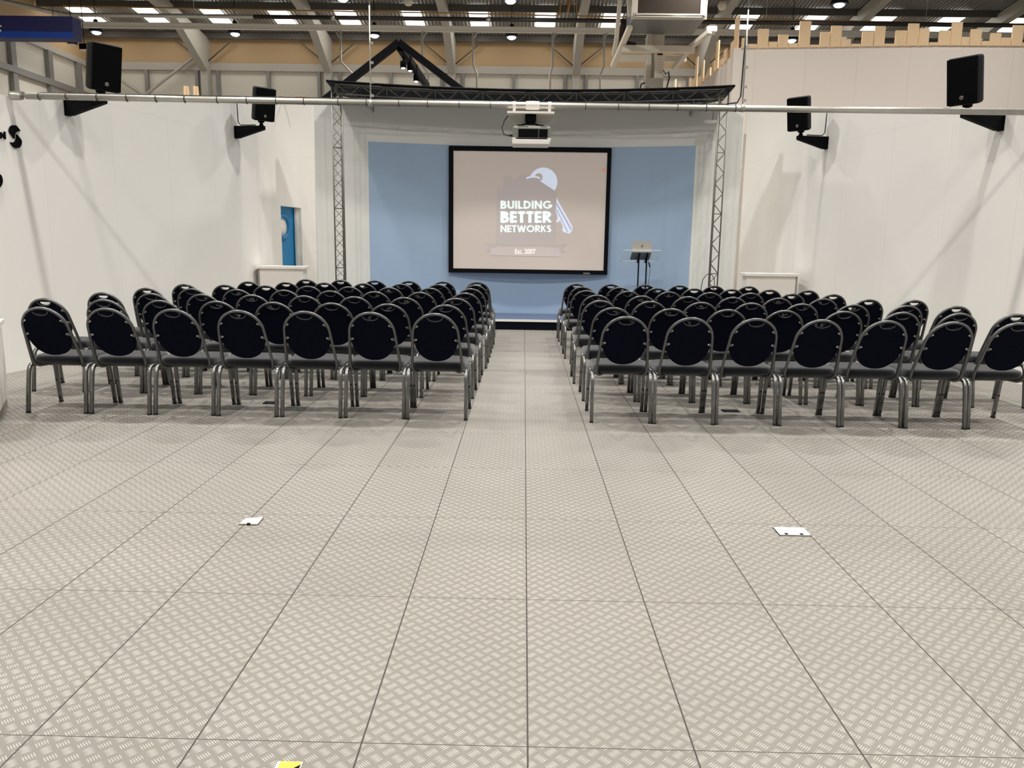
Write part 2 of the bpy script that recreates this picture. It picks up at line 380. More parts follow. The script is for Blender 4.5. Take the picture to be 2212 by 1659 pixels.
# wall posts on the far wall
for k in range(-3, 5):
    for dx in (.42, BAY/2, BAY-.42):
        xc = CX0 + k*BAY + dx
        if xc < XL+.5: continue
        s = MB(); s.bx(xc-.06, xc+.06, YB-.16, YB-.005, 0, ZB0-.28, M_STEELG); struct(s.build('wall_post'))
for Y in (29.2, 27.3, 25.2, 23.2):
    s = MB(); s.bx(XL+.005, XL+.16, Y-.13, Y+.13, 0, ZB0-.2, M_STEELG); struct(s.build('wall_post'))
# cross bracing in the far left bay
s = MB(); a0, a1 = CX0-3*BAY+.3, CX0-2*BAY-.1
for p, q in (((a0, 8.35), (a1, 5.6)), ((a0, 5.6), (a1, 8.75))):
    s.tube([(p[0], YB-.3, p[1]), (q[0], YB-.3, q[1])], .06, M_STEELW, n=8)
struct(s.build('cross_brace'))

# tall timber-topped box beyond the right wall
TF = [(4.33, 14.9), (8.05, 14.5), (10.2, 14.45), (15., 14.6)]
TZ = 5.56
w = MB()
outer = TF + [(15., 15.6), (4.45, 15.6)]
for (xa, ya_), (xb, yb_) in zip(TF[:-1], TF[1:]):
    w.hexa([(xa, ya_, 0), (xb, yb_, 0), (xb, yb_+.15, 0), (xa, ya_+.15, 0), (xa, ya_, TZ), (xb, yb_, TZ), (xb, yb_+.15, TZ), (xa, ya_+.15, TZ)], M_WALLT)
w.uv = lambda c: (c[0]+.38, c[2])
struct(w.build('wall_tall'))
w = MB(); w.bx(4.31, 4.45, 15.06, 27., 0, TZ-.02, M_WALLT); w.uv = lambda c: (c[1]*.5+.2, c[2]); struct(w.build('wall_tall_side'))
tr = MB(); tr.bx(4.18, 4.325, 14.86, 15.03, 0, TZ-.02, M_WALLT); tr.uv = lambda c: (.5, c[2]); struct(tr.build('trim_5'))
pal = thing('timber_parapet', 'uneven row of pale pine boards topping the tall pinkish white wall', 'parapet', (9, 14.6, TZ))
def tfy(x):
    for (xa, ya_), (xb, yb_) in zip(TF[:-1], TF[1:]):
        if xa <= x <= xb: return ya_+(yb_-ya_)*(x-xa)/(xb-xa)
    return TF[-1][1]
fr = [(338, 380, 258), (380, 443, 298), (443, 517, 197), (517, 577, 283), (577, 648, 235), (648, 712, 293), (712, 790, 145), (790, 850, 303), (850, 918, 218), (918, 992, 175), (988, 1055, 265), (1055, 1120, 297), (1120, 1200, 215), (1200, 1272, 178), (1272, 1333, 296), (1333, 1410, 207), (1410, 1484, 160), (1484, 1553, 193), (1553, 1612, 287), (1612, 1690, 207), (1690, 1763, 150), (1763, 1817, 250), (1817, 1893, 198), (1893, 1950, 278), (1950, 2023, 225), (2023, 2090, 255), (2090, 2165, 172), (2165, 2225, 287)]
for a, bq, t in fr:
    x0 = at(1500+a/3.107, 100, 14.6).x; x1 = at(1500+bq/3.107, 100, 14.6).x; yc = tfy((x0+x1)/2); h = at(1500+(a+bq)/6.214, t/3.107, yc).z
    p = MB(); p.bx(x0+.004, x1-.004, yc-.035, yc-.004, TZ-.02, h, M_PINE); sub_origin(p, pal.location).build('plank', pal)
random.seed(3)
hs = [.62, .2, .55, .12, .45, .7, .35, .1, .5, .75, .25, .6, .15, .4, .7, .3]
for i, h in enumerate(hs):
    y0 = 15.15+i*.74 if i > 0 else 14.98
    p = MB(); p.bx(4.27, 4.30, y0, y0+(.3 if i == 0 else .24), TZ-.04, TZ+.02+h, M_PINE); sub_origin(p, pal.location).build('plank', pal)
    p = MB(); p.bx(4.27, 4.30, y0+.32, y0+.56, TZ-.04, TZ+.02+h*.35, M_PINE); sub_origin(p, pal.location).build('plank', pal)

# ------------------------------------------------------------------ lights
def lamp_light(x, y, z, p, size=.34):
    l = bpy.data.lights.new('high_bay_light', 'AREA'); l.shape = 'DISK'; l.size = size; l.energy = p; l.color = (1, .968, .915); l.spread = math.radians(138)
    o = bpy.data.objects.new('high_bay_light', l); COL.objects.link(o); o.location = (x, y, z); return o
PW = 155.
lampA = [-14.74, -9.99, -5.24, -.58, 4.10, 8.86]
lampB = [-9.9, -5.18, -.53, 4.1, 8.51]
def hb_meshes():
    h = MB(); h.lathe([(.06, .42), (.09, .3), (.2, .16), (.24, .05), (.24, .0)], M_BLACKG, n=24)
    l = MB(); l.lathe([(.0, -.06), (.08, -.052), (.13, -.02), (.14, .0), (0, .0)], M_LAMP, n=24)
    c = MB(); c.tube([(0, 0, .2), (0, 0, 1.36)], .012, M_BLACKG, n=6)
    return h.mesh('housing'), l.mesh('lens'), c.mesh('suspension_rod')
HBM = hb_meshes()
def high_bay(x, y, z, label):
    t = thing('high_bay_lamp', label, 'lamp', (x, y, z), 0, 'high bay lamps under the hall roof')
    for nm, me in zip(('housing', 'lens', 'suspension_rod'), HBM):
        o = bpy.data.objects.new(nm, me); COL.objects.link(o); o.parent = t
        if nm == 'suspension_rod' and y < 24: o.scale.z = 1.585
    lamp_light(x, y, z-.04, PW*.8)
LA = ['glowing hall lamp above the near left black loudspeaker', 'glowing hall lamp above the second roof strut from the left', 'glowing hall lamp by the black gable frame, beside the hanging chain', 'glowing hall lamp under the roof behind the projector, lower of two', 'glowing hall lamp hidden near the cream lifting machine, lower row', 'glowing hall lamp just above the low pine boards at right']
for x, lb in zip(lampA, LA): high_bay(x, 26, 8.45, lb)
LB = [None, 'glowing hall lamp at the top edge above the left roof strut', 'glowing hall lamp at the top edge above the projector', None, 'glowing hall lamp at the top edge above the tall white wall']
for x, lb in zip(lampB, LB):
    if lb: high_bay(x, 21, 8.15, lb)
    else: lamp_light(x, 21, 8.1, PW*.8)
for Y in (16, 11, 6, 1, -4):
    for x in (-9.9, -5.2, -.5, 4.2, 8.9): lamp_light(x, Y, 8.4, PW)

# ------------------------------------------------------------------ chairs
def chair_parts():
    sect = [(.0110*cx_, .0155*cy_) for cx_, cy_ in ((1, .55), (.6, 1), (-.6, 1), (-1, .55), (-1, -.55), (-.6, -1), (.6, -1), (1, -.55))]
    ly = lambda z: .068 - .42*(z-.46)
    # back frame
    half = [(.10, .215, .418), (.15, .17, .408), (.188, .115, .404), (.207, .085, .416), (.2135, .07, .445), (.2125, ly(.50), .50), (.206, ly(.58), .58), (.198, ly(.66), .66), (.192, ly(.72), .72)]
    arcp = [(.190*math.cos(a), ly(.735+.184*math.sin(a)), .735+.184*math.sin(a)) for a in [PI*i/20 for i in range(21)]]
    pts = half + arcp + [(-x, y, z) for x, y, z in reversed(half)]
    fm = MB(); fm.tube(pts, 0, M_METAL, sect=sect, up=Vector((0, 0, 1)))
    frame = fm.mesh('back_frame')
    # back pad: plate filling the arch, D-shaped hand hole
    bm = bmesh.new()
    ol = []
    for i in range(28):
        a = PI*i/28; ol.append((.187*math.cos(a), .735+.180*math.sin(a)))
    for i in range(28):
        a = PI+PI*i/28; c_, s_ = math.cos(a), math.sin(a); e = 2/2.25
        ol.append((.187*math.copysign(abs(c_)**e, c_), .735+.232*math.copysign(abs(s_)**e, s_)))
    hole = [(.057, .893), (-.057, .893)] + [(-.057*math.cos(PI*i/12), .889-.027*math.sin(PI*i/12)) for i in range(13)]
    def ring(l): 
        vs = [bm.verts.new((x, 0, z)) for x, z in l]
        return [bm.edges.new((vs[i], vs[(i+1) % len(vs)])) for i in range(len(vs))]
    es = ring(ol)+ring(hole)
    bmesh.ops.triangle_fill(bm, edges=es, use_beauty=True, use_dissolve=False)
    r = bmesh.ops.extrude_face_region(bm, geom=bm.faces[:])
    fv = [g for g in r['geom'] if isinstance(g, bmesh.types.BMVert)]
    for v in fv: v.co.y += .032
    bmesh.ops.recalc_face_normals(bm, faces=bm.faces[:])
    for v in bm.verts: v.co.y += ly(v.co.z) - .010
    pad = bpy.data.meshes.new('back_pad'); bm.to_mesh(pad); bm.free(); pad.materials.append(M_FABRIC)
    # hand hole rim
    rm = MB(); rm.tube([(-.064*math.cos(PI*i/14), ly(.886-.033*math.sin(PI*i/14))-.013, .890-.034*math.sin(PI*i/14)) for i in range(15)], .004, M_METAL, n=6)
    rim = rm.mesh('handle_rim')
    # brackets
    brs = []
    for sx in (-1, 1):
        for z, xo, ln in ((.812, .176, .034), (.695, .189, .032)):
            b = MB(); y = ly(z)-.014
            out = [(xo, z-.017), (xo-ln*.6, z-.012), (xo-ln, z-.004), (xo-ln, z+.005), (xo-ln*.6, z+.012), (xo, z+.017)]
            b.prism([(sx*x, y, zz) for x, zz in out], (0, .006, 0), M_METAL)
            b.lathe([(.0075, 0), (.0075, .003), (.004, .006)], M_RIVET, c=(sx*(xo-ln*.78), y, z), n=10, axis=(0, -1, 0))
            brs.append(b.mesh('bracket'))
    # seat cushion
    st_ = MB(); lv = [(.424, .955, 0), (.430, .99, 0), (.452, 1.0, 0), (.476, .99, 0), (.488, .955, 0), (.495, .85, 0), (.499, .6, 0), (.500, .3, 0)]
    nn = 40; vs = []
    for z, s_, _ in lv:
        for j in range(nn):
            a = 2*PI*j/nn; c_, sn = math.cos(a), math.sin(a); e = 2/5.
            x = .249*math.copysign(abs(c_)**e, c_)*s_; y = .215*math.copysign(abs(sn)**e, sn)*s_
            x *= 1 + .03*(y/.215)
            vs.append((x, .283+y, z))
    fs = [(i*nn+j, i*nn+(j+1) % nn, (i+1)*nn+(j+1) % nn, (i+1)*nn+j) for i in range(len(lv)-1) for j in range(nn)] + [tuple(range(nn-1, -1, -1)), tuple((len(lv)-1)*nn+j for j in range(nn))]
    st_.add(vs, fs, M_SEAT, True)
    seat = st_.mesh('seat')
    # legs: each side is an inverted U of square tube, split into rear and front half
    sq = [(.0148*cx_, .0142*cy_) for cx_, cy_ in ((1, .8), (.8, 1), (-.8, 1), (-1, .8), (-1, -.8), (-.8, -1), (.8, -1), (1, -.8))]
    legs = []
    for sx in (-1, 1):
        for rear in (True, False):
            xt, xb = .2475, .2515
            if rear:
                path = [(xb, 0, .012), (xt+.003, .030, .22), (xt, .046, .33), (xt, .054, .366), (xt, .068, .393), (xt, .092, .409), (xt, .13, .413), (xt, .25, .413)]
                foot = (xb, 0, 0)
            else:
                path = [(xb, .49, .012), (xt+.003, .458, .22), (xt, .44, .33), (xt, .431, .366), (xt, .416, .393), (xt, .392, .409), (xt, .36, .413), (xt, .25, .413)]
                foot = (xb, .49, 0)
            m = MB(); m.tube([(sx*x, y, z) for x, y, z in path], 0, M_CHROME, sect=sq, up=Vector((1, 0, 0)))
            if not rear:
                for z in (.215, .045): m.box((sx*(xb+.0005), .49-.15*z-.013, z), (.016, .006, .016), M_RUBBER)
            fo = MB(); fo.box((sx*foot[0], foot[1], .007), (.0296, .0284, .014), M_RUBBER)
            legs.append((m.mesh('leg'), fo.mesh('rubber_foot')))
    rails = []
    cr = MB(); cr.tube([(-.25, .39, .412), (.25, .39, .412)], .010, M_METAL, n=8); cr.tube([(-.25, .12, .412), (.25, .12, .412)], .010, M_METAL, n=8)
    return frame, pad, rim, brs, seat, legs, cr.mesh('seat_rail')
FRAME, PAD, RIM, BRS, SEAT, LEGS, RAIL = chair_parts()
def link(name, me, parent):
    o = bpy.data.objects.new(name, me); COL.objects.link(o); o.parent = parent; return o
def make_chair(x, y, rz, label, group):
    t = thing('banquet_chair', label, 'chair', (x, y, 0), rz, group)
    link('back_frame', FRAME, t); p = link('back_pad', PAD, t); link('handle_rim', RIM, p)
    for b_ in BRS: link('bracket', b_, t)
    link('seat', SEAT, t); link('seat_rail', RAIL, t)
    for lm, fm_ in LEGS:
        l = link('leg', lm, t); link('rubber_foot', fm_, l)
    return t
ORD = ['first', 'second', 'third', 'fourth', 'fifth', 'sixth', 'seventh', 'eighth']
ROWN = ['nearest', 'second nearest', 'third nearest', 'middle', 'third row from stage', 'second row from stage', 'stage-side']
LX = [[-.765, -1.30, -1.845, -2.395, -2.945, -3.495, -4.045],
      [-.77, -1.32, -1.84, -2.405, -2.95, -3.49, -3.985, -4.60],
      [-.755, -1.31, -1.84, -2.39, -2.95, -3.475, -4.03, -4.54],
      [-.73, -1.27, -1.81, -2.345, -2.90, -3.46, -4.01, -4.54],
      [-.73, -1.25, -1.78, -2.325, -2.875, -3.43, -3.97, -4.50],
      [-.73, -1.245, -1.79, -2.335, -2.905, -3.455, -4.00],
      [-.755, -1.275, -1.82, -2.335, -2.89, -3.44]]
RX = [[.818, 1.340, 1.875, 2.415, 2.955, 3.49, 4.03],
      [.82, 1.36, 1.88, 2.43, 2.99, 3.53, 4.04, 4.56],
      [.79, 1.31, 1.86, 2.39, 2.92, 3.48, 4.04, 4.56],
      [.84, 1.37, 1.92, 2.45, 2.98, 3.515, 4.04, 4.58],
      [.79, 1.34, 1.86, 2.39, 2.94, 3.47, 4.02],
      [.81, 1.335, 1.88, 2.40, 2.95, 3.49, 4.03],
      [.79, 1.32, 1.85, 2.38, 2.91, 3.46]]
random.seed(11)
RWORD = ['row nearest the camera', 'second row from the camera', 'third row from the camera', 'fourth row from the camera', 'fifth row from the camera', 'sixth row from the camera', 'row nearest the stage']
for side, rows in (('left', LX), ('right', RX)):
    for k, xs_ in enumerate(rows):
        px_ = None
        for i, x in enumerate(xs_):
            if px_ is not None and abs(x-px_) < .5345: x = px_ + math.copysign(.5345, x)
            px_ = x
            y = 4.43 + .972*k + random.uniform(-.012, .012) + (.012 if k == 0 else 0)
            lb = '%s black chair from the aisle, %s block, %s' % (ORD[i], side, RWORD[k])
            make_chair(x, y, random.uniform(-.006, .006), lb, 'black banquet chairs in rows either side of the aisle')

# ------------------------------------------------------------------ floor plates
def plate(name, pts, label, m=M_WHITE, th=.006, cat='floor plate', extra=None):
    c = sum((Vector((x, y, 0)) for x, y in pts), Vector())/len(pts)
    t = thing(name, label, cat, (c.x, c.y, 0))
    p = MB(); p.prism([(x-c.x, y-c.y, .001) for x, y in pts], (0, 0, th), m); p.build('lid', t)
    r = MB(); q = [Vector((x-c.x, y-c.y, .0005)) for x, y in pts]
    r.prism([v*1.06 for v in q], (0, 0, .002), M_RUBBER); r.build('rim', t)
    if extra: extra(t, c)
    return t
def hinges(xs_):
    def f_(t, c):
        for x, y in xs_:
            h = MB(); h.box((x-c.x, y-c.y, .007), (.016, .012, .008), M_BLACKG); h.build('hinge', t)
    return f_
M_PL1 = mat('worn_steel_plate', (214, 206, 194), .45, .2, noise=.12, nscale=20)
plate('floor_box', [(-1.525, 1.818), (-1.428, 1.818), (-1.432, 1.925), (-1.520, 1.905)], 'small worn steel floor box lid on a joint, left of the aisle', M_PL1, .006, 'floor box', hinges([(-1.475, 1.818)]))
def seam_x(t, c):
    hinges([(1.372, 1.822), (1.452, 1.822)])(t, c)
    s_ = MB(); s_.bx(1.415-c.x, 1.417-c.x, 1.83-c.y, 1.922-c.y, .0065, .0078, M_PLINTH); s_.build('joint', t)
plate('floor_box', [(1.338, 1.815), (1.498, 1.815), (1.498, 1.926), (1.338, 1.926)], 'white two part floor box lid on the open floor, right of the aisle', M_WHITE, .006, 'floor box', seam_x)
plate('floor_box', [(-2.448, 4.985), (-2.325, 4.985), (-2.325, 5.085), (-2.448, 5.085)], 'dark floor box lid under the left block of chairs', M_BLACKG, .006, 'floor box')
plate('floor_box', [(1.835, 4.985), (1.985, 4.985), (1.985, 5.085), (1.835, 5.085)], 'dark floor box lid under the right block of chairs', M_BLACKG, .006, 'floor box')
c0 = Vector((-.685, -.17, 0))
t = thing('marker_tile', 'white edged floor marker with yellow and black face at the bottom edge', 'marker', c0)
b = MB(); b.bx(-.036, .036, -.07, .069, .0005, .006, M_WHITE); b.build('base', t)
b = MB(); b.bx(-.028, .0335, -.07, .0675, .0061, .0068, M_YEL); b.build('yellow_face', t)
b = MB(); b.prism([(.0335, .055, .0069), (.0335, -.07, .0069), (-.024, -.07, .0069), (.006, .028, .0069)], (0, 0, .0005), M_BLACK); b.build('black_stripe', t)

# ------------------------------------------------------------------ counters
def stage_counter(x0, x1, y0, d, h, label, sgn):
    t = thing('counter', label, 'counter', ((x0+x1)/2, y0, 0))
    w_ = (x1-x0)/2
    b = MB(); b.bx(-w_+.045, w_-.045, .04, d, 0, h-.05, M_WHITE); b.build('cabinet', t, .003)
    b = MB(); b.bx(-w_, w_, 0, d+.02, h-.05, h, M_WHITE); b.build('worktop', t, .004)
    b = MB(); b.bx(-w_+.02, -w_+.044, .03, d, 0, h-.05, M_PLINTH) if sgn < 0 else b.bx(w_-.044, w_-.02, .03, d, 0, h-.05, M_PLINTH); b.build('side_panel', t)
stage_counter(-4.81, -3.94, 11.9, .32, 1.075, 'white counter before the left wall, below the blue door', -1)
stage_counter(3.80, 4.745, 11.62, .32, 1.085, 'white counter before the right wall, beside the stage truss leg', 1)
# near left counter cut by the frame edge
t = thing('reception_counter', 'white counter with grey plinth at the left frame edge', 'counter', (-4.69, 4.776, 0))
dv = Vector((.463, -.84, 0)).normalized(); pv = Vector((-dv.y*-1, 0, 0)); pv = Vector((dv.y, -dv.x, 0))     # pv points away from the camera's side
def slab(mb, a, b_, d0, d1, z0, z1, m):
    q = [dv*a+pv*d0, dv*b_+pv*d0, dv*b_+pv*d1, dv*a+pv*d1]
    q = [Vector((v.x, v.y, 0)) for v in q]
    mb.prism([(v.x, v.y, z0) for v in q], (0, 0, z1-z0), m)
b = MB(); slab(b, .0, 1.7, -0, .6, .08, .70, M_WHITE); b.build('cabinet', t, .004)
b = MB(); slab(b, .015, 1.7, .012, .6, 0, .079, M_PLINTH); b.build('plinth', t)
b = MB(); slab(b, -.02, 1.7, -.02, .6, .735, .775, M_WHITE); b.build('worktop', t, .004)
b = MB(); slab(b, .01, 1.7, .012, .6, .70, .7349, M_PLINTH); b.build('shadow_gap', t)

# ------------------------------------------------------------------ pipe with projector, hung across the room
PY_, PZ = 6.78, 2.993
t = thing('lighting_pipe', 'long galvanised pipe spanning the room above the chairs', 'pipe', (0, PY_, PZ))
p0 = -5.72; p1 = 5.70
b = MB(); b.tube([(p0+.2, 0, .03), (-2.7, 0, .012), (0, 0, 0), (2.3, 0, -.004), (p1, 0, -.004)], .034, M_GALV, n=20); b.build('tube', t)
b = MB(); b.lathe([(.042, 0), (.046, .02), (.046, .10), (.04, .125)], M_GALV, c=(p0+.03, 0, .03), n=14, axis=(1, 0, 0))
b.box((p0+.1, 0, .052), (.14, .075, .045), M_GALV); b.build('wall_clamp', t)
def pz(x): return .03*min(1, max(0, -x/5.5)) - .002
b = MB(); b.tube([(x, .0, pz(x)+.0395) for x in [p0+.35+.25*i for i in range(31)]] + [(2.10, 0, .038)], .005, M_CABLE, n=6); b.build('cable', t)
tx = [45, 86, 145, 211, 275, 338, 400, 470, 534, 597, 657, 731, 792, 862, 924, 992, 1060, 1265, 1336, 1402, 1464, 1526, 1589]
for u in tx:
    x = at(u, 220, PY_).x
    b = MB(); b.tube([(x, .0375*math.cos(a), pz(x)+.0375*math.sin(a)) for a in [2*PI*i/16 for i in range(16)]], .0035, M_CABLE, n=6, closed=True); b.build('cable_tie', t)
x = .03
b = MB(); b.lathe([(.036, -.075), (.044, -.07), (.047, 0), (.044, .07), (.036, .075)], M_WHITE, c=(x, 0, 0), n=16, axis=(1, 0, 0)); b.build('sleeve_coupler', t)

t = thing('projector', 'ceiling projector on a white plate hung under the galvanised pipe', 'projector', (.025, PY_, PZ-.3))
o = Vector(t.location)
def L(mb): return mb
b = MB(); b.box((-.015, 0, .215), (.51, .16, .022), M_WHITE); b.build('mount_plate', t, .002)
b = MB(); b.prism([(-.255, .075, .204), (.235, .075, .204), (.225, .085, .125), (-.25, .085, .125)], (0, .006, 0), M_GALV); b.build('back_plate', t)
for xx in (-.195, .19):
    b = MB(); b.lathe([(.036, -.018), (.041, -.016), (.041, .016), (.036, .018)], M_WHITE, c=(xx, 0, .3), n=14, axis=(1, 0, 0)); b.box((xx, 0, .243), (.03, .03, .04), M_WHITE); b.build('pipe_clamp', t)
b = MB(); b.box((-.015, .0, .165), (.12, .09, .08), M_BLACK); b.box((-.015, 0, .115), (.09, .08, .03), M_BLACK); b.build('mount_neck', t, .008)
b = MB()
for sx in (-1, 1): b.tube([(-.015+sx*.02, 0, .112), (-.015+sx*.09, -.02, .092), (-.015+sx*.145, -.04, .083)], .009, M_BLACK, n=8)
b.build('mount_arms', t)
b = MB(); b.hexa([(-.205, -.15, -.06), (.205, -.15, -.06), (.205, .15, -.06), (-.205, .15, -.06), (-.205, -.15, .045), (.205, -.15, .045), (.205, .15, .045), (-.205, .15, .045)], M_GREYP)
b.hexa([(-.205, -.15, .045), (.205, -.15, .045), (.205, .15, .045), (-.205, .15, .045), (-.185, -.11, .072), (.185, -.11, .072), (.185, .13, .072), (-.185, .13, .072)], M_GREYP)
b.build('body', t, .004)
b = MB(); b.bx(-.145, .07, -.156, -.149, -.055, .032, M_BLACK); b.bx(.078, .17, -.156, -.149, -.055, .032, M_BLACK); b.build('intake_grille', t)
b = MB()
for i in range(7): b.bx(-.15+i*.016, -.14+i*.016, -.138, -.126, .05, .063, M_BLACK)
for i in range(5): b.bx(.095+i*.014, .104+i*.014, -.138, -.126, .05, .063, M_BLACK)
b.build('vent', t)
b = MB(); b.hexa([(-.21, -.16, -.125), (.185, -.16, -.125), (.185, .16, -.125), (-.21, .16, -.125), (-.21, -.16, -.075), (.208, -.16, -.075), (.208, .16, -.075), (-.21, .16, -.075)], M_WHITE)
b.box((-.19, -.15, -.068), (.04, .02, .014), M_WHITE); b.box((.188, -.15, -.068), (.04, .02, .014), M_WHITE); b.build('cover', t, .005)
b = MB(); b.tube([(-.26, .02, .19), (-.30, 0, .14), (-.325, -.01, .06), (-.31, -.02, .0), (-.27, -.03, -.022), (-.2, -.03, -.02)], .006, M_CABLE, n=8); b.lathe([(.012, 0), (.012, .04)], M_CABLE, c=(-.245, -.03, -.022), n=8, axis=(1, 0, 0)); b.build('cable', t)

for u, lb, blk in ((801, 'thin grey chain and rod holding the pipe, left of the stage', 0), (1604, 'thin rod with black cable holding the pipe, right of the stage', 1)):
    x = at(u, 225, PY_).x
    t = thing('hanger_rod', lb, 'hanger', (x, PY_, PZ))
    b = MB(); b.tube([(0, 0, .035), (0, 0, 1.0)], .008, M_GALV, n=8); b.tube([(0, 0, 1.0), (0, 0, roofz(PY_)-PZ)], .004, M_GALV, n=6)
    b.lathe([(.042, -.02), (.042, .02)], M_GALV, c=(0, 0, 0), n=14, axis=(1, 0, 0)); b.build('rod', t)
    for z in (.08, .22, .42, .62):
        b = MB(); b.box((.015, 0, z), (.04, .02, .025), M_GALV); b.build('clamp', t)
    if blk:
        b = MB(); b.tube([(-.17, -.0, .042), (-.06, 0, .055), (-.025, 0, .12), (-.018, 0, .5), (-.012, .0, .75)], .008, M_CABLE, n=8); b.build('cable', t)

# ------------------------------------------------------------------ loudspeakers on wall brackets
def bracket(sgn, Y, z1, label):
    bp = Vector((sgn*wallx(Y), Y, z1)); nv = Vector((sgn*1.0, -WS, 0)).normalized(); tv = Vector((-nv.y, nv.x, 0))
    t = thing('speaker_bracket', label, 'bracket', bp)
    b = MB(); b.prism([tv*s_*.05+Vector((0, 0, z_)) + nv*.004 for s_, z_ in ((-1, 0), (1, 0), (1, -.2), (-1, -.2))], nv*.012, M_BLACK); b.build('wall_plate', t)
    b = MB(); b.prism([nv*.016+tv*-.035, nv*.53+tv*-.035, nv*.53+Vector((0, 0, -.062))+tv*-.035, nv*.07+Vector((0, 0, -.195))+tv*-.035, nv*.016+Vector((0, 0, -.195))+tv*-.035], tv*.07, M_BLACK); b.build('arm', t)
    return bp + nv*.475, nv
def speaker(pos, yaw, tilt, label, sgn):
    t = thing('loudspeaker', label, 'loudspeaker', pos, yaw)
    R_ = Matrix.Rotation(tilt, 3, 'X')     # local -Y is the front
    off = Vector((0, 0, .085))
    W_, D_, H_ = .355, .26, .53
    def T(p): return R_ @ Vector(p) + off
    front = [(-W_/2, -D_/2), (W_/2, -D_/2), (W_/2, -D_/2+.09), (W_/2-.06, D_/2), (-W_/2+.06, D_/2), (-W_/2, -D_/2+.09)]
    b = MB(); b.prism([T((x, y, 0)) for x, y in front], R_ @ Vector((0, 0, H_)), M_BLACKG); b.build('cabinet', t, .028)
    b = MB(); b.prism([T(p) for p in ((-W_/2+.008, -D_/2-.001, .012), (W_/2-.008, -D_/2-.001, .012), (W_/2-.008, -D_/2-.001, H_-.012), (-W_/2+.008, -D_/2-.001, H_-.012))], R_ @ Vector((0, -.012, 0)), M_BLACK); b.build('grille', t, .004)
    ax = R_ @ Vector((0, -1, 0)); c_ = T((0.0, -D_/2-.013, .085))
    b = MB(); up = R_ @ Vector((0, 0, 1)); rt = Vector((1, 0, 0))
    b.tube([c_+ax*.003+rt*.019*math.cos(a)+up*.019*math.sin(a) for a in [2*PI*i/20 for i in range(20)]], .0035, M_RIVET, n=6, closed=True)
    for a in (PI/2, PI/2+2*PI/3, PI/2+4*PI/3): b.tube([c_+ax*.003-(rt*math.cos(a)+up*math.sin(a))*.004, c_+ax*.003+(rt*math.cos(a)+up*math.sin(a))*.012], .003, M_RIVET, n=6)
    b.build('badge', t)
    b = MB(); b.lathe([(.035, .002), (.035, .02), (.026, .03), (.026, .05), (.05, .055), (.055, .085), (.05, .125)], M_BLACK, n=14); b.build('swivel_mount', t)
    return t
specs = [(1, 7.65, 3.15, 54, 'large black loudspeaker high on the left, nearest the camera', 'black wall bracket under the near left loudspeaker'),
         (1, 11.53, 3.405, 43, 'smaller looking black loudspeaker on the left wall, nearer the stage', 'black wall bracket under the left loudspeaker by the stage'),
         (-1, 7.60, 3.11, 54, 'large black loudspeaker high on the right, nearest the camera', 'black wall bracket under the near right loudspeaker'),
         (-1, 11.42, 3.345, 43, 'smaller looking black loudspeaker on the right wall, nearer the stage', 'black wall bracket under the right loudspeaker by the stage')]
for sgn, Y, z1, yw, l1, l2 in specs:
    pos, nv = bracket(sgn, Y, z1, l2)
    # front (-Y local) turned towards the room
    speaker((pos.x, pos.y, z1), math.radians(yw)*sgn, math.radians(12), l1, sgn)
for sgn, Y, z1, lb in ((1, 11.5, 3.405, 'black cable dropping down the left wall to the stage-side speaker bracket'), (-1, 11.38, 3.345, 'black cable dropping down the right wall to the stage-side speaker bracket')):
    xw = wallx(Y)
    b = MB(); b.tube([(sgn*(xw+.06), Y, z1+.45), (sgn*(xw+.065), Y, z1+.2), (sgn*(xw+.07), Y, z1+.06), (sgn*(xw+.11), Y-.01, z1+.014), (sgn*(xw+.25), Y-.03, z1+.012), (sgn*(xw+.38), Y-.06, z1+.012)], .009, M_CABLE, n=8)
    tag(b.build('speaker_cable'), lb, 'cable')

# ------------------------------------------------------------------ stage truss with canopy
ZT = 4.19
UXL, UXR, UY = -3.33, 3.36, 12.05
t = thing('stage_truss', 'grey lattice truss frame with dark canopy over the stage', 'truss', (0, UY, 0))
def lattice(mb, P, Q, a, b_, w_, pitch, r=.013, r2=.0065, m=M_TRUSS):
    """triangular lattice girder from P to Q; chords at a/b offsets"""
    P, Q = Vector(P), Vector(Q); d = Q-P; Ln = d.length; n_ = max(2, round(Ln/pitch))
    ch = [a*w_*.5, a*-w_*.5, b_*w_*.86]
    for c_ in ch: mb.tube([P+c_, Q+c_], r, m, n=8)
    for i in range(n_):
        s0 = P+d*(i/n_); s1 = P+d*((i+.5)/n_); s2 = P+d*((i+1)/n_)
        for p_, q_ in ((0, 1), (0, 2), (1, 2)):
            mb.tube([s0+ch[p_], s1+ch[q_], s2+ch[p_]], r2, m, n=5)
        if i % 3 == 0: mb.tube([s0+ch[0], s0+ch[1], s0+ch[2]], r2*1.4, m, n=5)
for ux in (UXL, UXR):
    b = MB(); lattice(b, (ux, 0, .01), (ux, 0, ZT), Vector((1, .25, 0)).normalized(), Vector((-.25*math.copysign(1, ux), 1, 0)).normalized()*.9, .17, .36)
    b.box((ux, .06, .008), (.3, .3, .014), M_TRUSS); b.build('upright', t)
b = MB(); segs = 8
def fy(x): return .55*(1-((x-.015)/3.36)**2)      # front beam bows back towards the wall
xsb = [UXL+(UXR-UXL)*i/segs for i in range(segs+1)]
for i in range(segs):
    x0, x1 = xsb[i], xsb[i+1]
    lattice(b, (x0, fy(x0), ZT), (x1, fy(x1), ZT), Vector((0, 1, 0)), Vector((0, 0, -1)), .17, .42)
b.build('front_beam', t)
